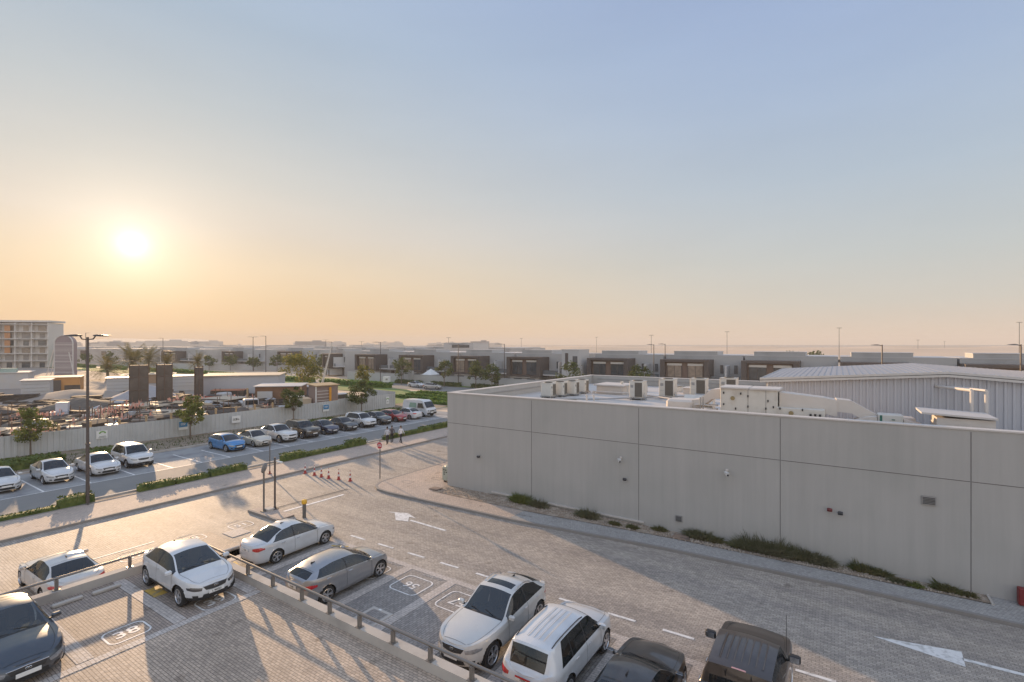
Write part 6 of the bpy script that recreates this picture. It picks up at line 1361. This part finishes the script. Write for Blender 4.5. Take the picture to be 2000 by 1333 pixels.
for k in range(60):
    x = rnd.uniform(-88, -64); y = rnd.uniform(6, 44); fb_.box((x, y, rnd.uniform(.6, 1.5)), (rnd.uniform(.6, 2.2), rnd.uniform(.4, 1.2), rnd.uniform(.03, .5)), rz=rnd.random() * 3, tilt=('X', rnd.gauss(0, .3)))
tag(eb.build('board_debris', M_MIDB), kind='stuff'); tag(fb_.build('sheet_debris', M_SHEET), kind='stuff')
for k in range(110):
    x = rnd.uniform(-86, -64); y = rnd.uniform(8, 44); mb.tube((x, y, 0), (x + rnd.gauss(0, .1), y, rnd.uniform(1.6, 3.0)), .045, 5)
def net(x0, y0, x1, y1, z0, h):
    a, b = Vector((x0, y0, 0)), Vector((x1, y1, 0)); n = int((b - a).length / .22) + 1
    for i in range(n):
        if rnd.random() < .22: continue
        p = a.lerp(b, i / n) + Vector((rnd.gauss(0, .05), rnd.gauss(0, .05), 0)); q = a.lerp(b, (i + rnd.uniform(.6, 1)) / n); zz = z0 + rnd.uniform(0, h * .6); hh = rnd.uniform(.25, .8) * h
        nb.poly([(p.x, p.y, zz), (q.x, q.y, zz + rnd.gauss(0, .15)), (q.x, q.y, zz + hh), (p.x, p.y, zz + hh * rnd.uniform(.5, 1.1))])
for (x0, y0, x1, y1, z0, h) in ((-66, 12.5, -65, 16.5, .9, .7), (-80, 16, -79, 20.5, 1.0, .8), (-72, 19, -70, 27, .5, .8), (-73, 22, -80, 29.5, 1.2, 1.0), (-76, 27.5, -74, 33, .4, .8), (-84, 34, -82, 38, 1.0, .9), (-80, 41, -76, 45, .6, 1.0), (-73, 31.5, -72, 36, .2, .7), (-86, 39, -83, 45, .8, .7), (-70, 36, -69, 42, .3, .7)): net(x0, y0, x1, y1, z0, h); net(x0 - 1, y0, x1 - 1.2, y1, z0 + .2, h)
tag(db.build('formwork_debris', M_FORM), kind='stuff'); tag(pb.build('plywood_debris', M_PLY), kind='stuff'); tag(nb.build('safety_netting', M_NET), kind='stuff'); tag(mb.build('scaffold_props', M_PIPE), kind='stuff')
for k, (x, y, w, d, z) in enumerate(((-70, 16, 6, 5, 1.1), (-76, 21, 5, 4, 1.0), (-69, 23.5, 4.5, 4, .7), (-75, 28, 7, 4, 1.2), (-82, 30, 5, 6, 1.5), (-71, 33, 5, 4, .8), (-80, 39.5, 6, 5, 1.6), (-72.5, 12, 6, 4, 1.2))):
    r = empty('formwork_deck', (x, y, 0), rnd.uniform(0, 1.2), 'raised pale plywood deck on dark props in the site', 'deck', 'plywood decks in the site')
    mb = MB(); mb.box((0, 0, z), (w, d, .10), tilt=('X', rnd.gauss(0, .03))); mb.build('deck', M_PLY, r); mb = MB(); mb.box((0, 0, z * .45), (w * .94, d * .92, z * .75)); mb.build('propping', M_FORM, r)
for k in range(12):
    mb = MB(); mb.box((0, 0, 1.15), (.16, .16, 2.3)); mb.box((0, 0, 2.1), (.5, .10, .10)); tag(mb.build('timber_post', M_TIM, loc=(-62.4 - .02 * k, 11 + 2.4 * k, 0)), 'upright timber post standing just behind the hoarding', 'post', 'timber posts behind the hoarding')
for k, (x, y, w, lab) in enumerate(((-128, 22, 5, 'dark stacked boards left on the pale site ground'), (-121, 25, 6, 'long dark board stack in front of the orange hut'), (-108, 31, 4, 'short dark board stack in the middle of the site'), (-136, 17, 4, 'grey crate group at the far left'))):
    mb = MB()
    for j in range(4): mb.box((rnd.gauss(0, .1), 0, .15 + j * .3), (w, 1.6, .22), rz=rnd.gauss(0, .04))
    tag(mb.build('board_stack', M_FORM, loc=(x, y, 0), rz=1.0), lab, 'board stack')
# white box sign near the trees, white tent, far vehicles
r = empty('box_sign', (-87.5, 80, 0), radians(25), 'white box-shaped sign on a post by the street junction', 'sign'); mb = MB(); mb.box((0, 0, 1.9), (1.5, .9, 1.3)); mb.build('sign_box', M_PLATE, r); mb = MB(); mb.tube((0, 0, 0), (0, 0, 1.3), .12, 8); mb.build('post', M_POLEG, r); mb = MB(); mb.box((.2, -.46, 1.9), (.5, .04, .4)); mb.build('emblem', M_SKYD, r)
for x, y, lab in ((-88.0, 94.5, 'white pyramid roof gazebo behind the compound wall'),):
    mb = MB(); mb.poly([(-3, -3, 0), (3, -3, 0), (0, 0, 1.5)]); mb.poly([(3, -3, 0), (3, 3, 0), (0, 0, 1.5)]); mb.poly([(3, 3, 0), (-3, 3, 0), (0, 0, 1.5)]); mb.poly([(-3, 3, 0), (-3, -3, 0), (0, 0, 1.5)]); r = empty('gazebo', (x, y + 1, 2.2), 0, lab, 'gazebo'); r.scale = (.55, .55, 1); mb.build('roof', M_PLATE, r)
    for sx in (-2.8, 2.8):
        for sy in (-2.8, 2.8): mb = MB(); mb.tube((sx, sy, -2.2), (sx, sy, 0), .06, 6); mb.build('post', M_METAL, r)
order_labels([o for o in D.objects if o.name.startswith('timber_post')], 'timber posts standing behind the hoarding')
order_labels([o for o in D.objects if o.name.startswith('formwork_deck')], 'plywood decks on dark props in the site')
# ================================================================ PARKED CARS
GN = 'cars in the near car park'; GR = 'cars parked in the row along the hoarding'
R90 = radians(90)
# near car park deck and lane-side bays
make_car('cross', P_WHITE, 'white crossover facing us beside the railing corner, alloy wheels', (-20.45, 8.87, LZ), radians(-1), GN, plate='L 86022', fin=True)
make_car('luxsedan', P_GREY, 'dark grey sports saloon cut by the left frame edge, oval grille', (-20.35, 3.92, LZ), radians(0), GN)
make_car('luxsedan', P_PEARL, 'white saloon seen from behind beyond the short railing, wide red tail lights', (-26.75, 6.82, 0), radians(180), GN)
make_car('sedan', P_WHITE, 'white saloon with red tail light facing the lane beside the mirror poles', (-22.28, 14.22, 0), R90 + radians(1), GN, plate='L 50')
make_car('hatch', P_SILVER, 'silver hatchback parked behind the railing, nose to the lane', (-17.32, 13.3, 0), R90, GN, plate='17 852')
make_car('bigcross', P_PEARL, 'pearl white crossover with a sunroof, facing the railing', (-9.86, 13.95, 0), -R90 + radians(1), GN, sunroof=True, rails=True, rim='x')
make_car('suv', P_WHITE, 'white suv with a ribbed roof and red plate band, seen from behind', (-7.2, 13.75, 0), R90, GN, plate='76296', red_plate=True, rails='black', ribs=4, fin=False)
make_car('luxsedan', P_BLACK, 'black saloon with a glossy roof between the white suv and the pickup', (-4.6, 13.1, 0), R90, GN)
make_car('pickup', P_BROWN, 'dark brown pickup with black mirrors and a ribbed roof', (-2.1, 14.6, 0), R90, GN, ribs=7, fin=False)
make_car('sedan', P_WHITE, 'white car whose corner shows at the bottom right edge', (2.95, 13.6, 0), R90, GN)
# row along the hoarding, noses to the road
def row(kind, p, i, lab, dx=0, rz=0.0, **k): return make_car(kind, p, lab, (-48.85 + dx, 24.6 + 2.64 * i, 0), rz + radians(random.uniform(-1.2, 1.2)), GR, res=.7, detail=1, **k)
make_car('sedan', P_WHITE, 'white saloon at the left frame edge of the parked row', (-48.7, 9.1, 0), 0, GR, res=.7, detail=1)
make_car('sedan', P_WHITE, 'white saloon with a black lower grille left of the tall lamp', (-48.8, 11.95, 0), 0, GR, res=.7, detail=1)
make_car('oldsedan', P_WHITE, 'older boxy white saloon with an upright grille behind the tall lamp', (-48.7, 14.65, 0), 0, GR, res=.7, detail=1)
make_car('suv', P_WHITE, 'lone white compact suv at the left of the empty bays', (-49.3, 17.15, 0), 0, GR, res=.7, detail=1)
row('hatch', P_BLUE, 0, 'bright blue hatchback at the right of the empty bays')
row('sedan', P_BEIGE, 1, 'champagne saloon parked next to the blue hatchback')
row('bigcross', P_WHITE, 2, 'large white crossover between the champagne saloon and the black suv')
row('bigsuv', P_BLACK, 3, 'large black suv with a big grille in the row', rails=True)
row('sedan', P_NAVY, 4, 'navy blue saloon between the black suv and a dark saloon')
row('sedan', P_DGREY, 5, 'dark grey saloon next to the navy one')
row('suv', P_WHITE, 6, 'white suv between two dark cars in the row', rails=True)
row('cross', P_SLATE, 7, 'slate grey crossover beside the red car')
row('hatch', P_RED, 8, 'red hatchback in the row, behind the standing people')
row('sedan', P_WHITE, 9, 'white saloon seen from behind next to the van', rz=pi)
def van():
    r = empty('van', (-49.2, 51.0, 0), 0, 'white high-roofed van at the far end of the row', 'van', GR)
    pr = [(-2.35, .35), (-2.38, 1.0), (-2.3, 1.95), (-2.1, 2.2), (1.2, 2.22), (1.55, 2.05), (2.15, 1.22), (2.38, .95), (2.42, .38)]
    mb = MB(); P = []
    for y, s in ((-.88, .9), (-.94, .97), (-.95, 1), (.95, 1), (.94, .97), (.88, .9)): pass
    rows_ = []
    for x, z in pr: rows_.append([(x * .985, -.95 if z < 1.2 else -.95 + .16 * (z - 1.2), z), (x, -.80 if z > 1.3 else -.90, z + .03), (x, 0, z + .05), (x, .80 if z > 1.3 else .90, z + .03), (x * .985, .95 if z < 1.2 else .95 - .16 * (z - 1.2), z)])
    mb.grid(rows_, flip=True)
    for sg in (-1, 1):
        q = [(x * .985, sg * (.95 if z < 1.2 else .95 - .16 * (z - 1.2)), z) for x, z in pr]; mb.poly(q if sg < 0 else q[::-1])
    mb.poly([(2.4, -.9, .38), (2.4, .9, .38), (-2.35, .9, .35), (-2.35, -.9, .35)]); mb.build('body', P_WHITE, r, smooth=True, sharp=30)
    mb = MB(); mb.poly([(1.60, -.74, 2.03), (2.16, -.84, 1.30), (2.16, .84, 1.30), (1.60, .74, 2.03)][::-1]); mb.v = [(x + .02, y, z + .02) for x, y, z in mb.v]; mb.build('windshield', M_GLASS, r)
    for sg in (-1, 1):
        for a, b in (((.55, 1.25), (1.5, 1.25)), ((-1.0, 1.25), (.35, 1.25))):
            mb = MB(); q = [(a[0], sg * .952, 1.25), (b[0] + .25 * (a[0] > .4), sg * .952, 1.25), (b[0] - .05, sg * .865, 1.88), (a[0] + .05, sg * .865, 1.88)]; mb.poly(q if sg < 0 else q[::-1]); mb.v = [(x, y + sg * .012, z) for x, y, z in mb.v]; mb.build('side_window', M_SIDEG if a[0] > .4 else mat('green_tint', (.20, .32, .26), .2), r)
        mb = MB(); mb.box((2.37, sg * .7, .9), (.06, .32, .2), bev=.02); mb.build('headlight', M_LAMP, r)
        mb = MB(); mb.box((1.75, sg * 1.06, 1.35), (.1, .16, .26), bev=.03); mb.build('side_mirror', M_BLACK, r)
        for ax in (1.55, -1.35):
            mb = MB(); mb.tube((ax, sg * .76, .33), (ax, sg * .96, .33), .33, 16); w = mb.build('wheel', M_TYRE, r); mb = MB(); mb.tube((ax, sg * .95, .33), (ax, sg * .97, .33), .19, 12); mb.build('rim', M_RIM, w)
    mb = MB(); mb.box((2.40, 0, .52), (.08, 1.86, .26), bev=.03); mb.build('bumper', M_BLACK, r); mb = MB(); mb.box((2.42, 0, .84), (.03, .9, .12)); mb.build('grille', M_BLACK, r)
    mb = MB(); mb.box((2.45, 0, .62), (.02, .5, .11)); mb.build('number_plate', M_PLATE, r)
van()
make_car('hatch', paint('light_silver', (.45, .45, .46), .5), 'light grey car driving on the villa road', (-75.6, 82.6, 0), radians(-160) + pi, 'moving or distant cars', res=.6, detail=0, fin=False)
make_car('sedan', P_WHITE, 'white car on the far road above the white shed', (-136, 83.5, 0), radians(0), 'moving or distant cars', res=.6, detail=0, fin=False)
for k, (x, y, p, lab) in enumerate(((-82.5, 84.5, P_WHITE, 'pale car half hidden by trees at the street junction'), (-233, 86, P_WHITE, 'tiny white car near the apartment block foot'))): make_car('sedan', p, lab, (x, y, 0), 1.2 * k, 'moving or distant cars', res=.5, detail=0, fin=False)
# ================================================================ HAZE
def haze():
    m = D.materials.new('haze_air'); m.use_nodes = True; nt = m.node_tree; nt.nodes.clear(); o = nt.nodes.new('ShaderNodeOutputMaterial'); v = nt.nodes.new('ShaderNodeVolumePrincipled')
    v.inputs['Color'].default_value = (.88, .85, .82, 1); v.inputs['Density'].default_value = .00042; v.inputs['Anisotropy'].default_value = 0.0
    nt.links.new(v.outputs[0], o.inputs['Volume'])
    mb = MB(); mb.box((-300, 1700, 22), (3600, 3600, 48)); ob = mb.build('haze', m); tag(ob, kind='stuff')
haze()
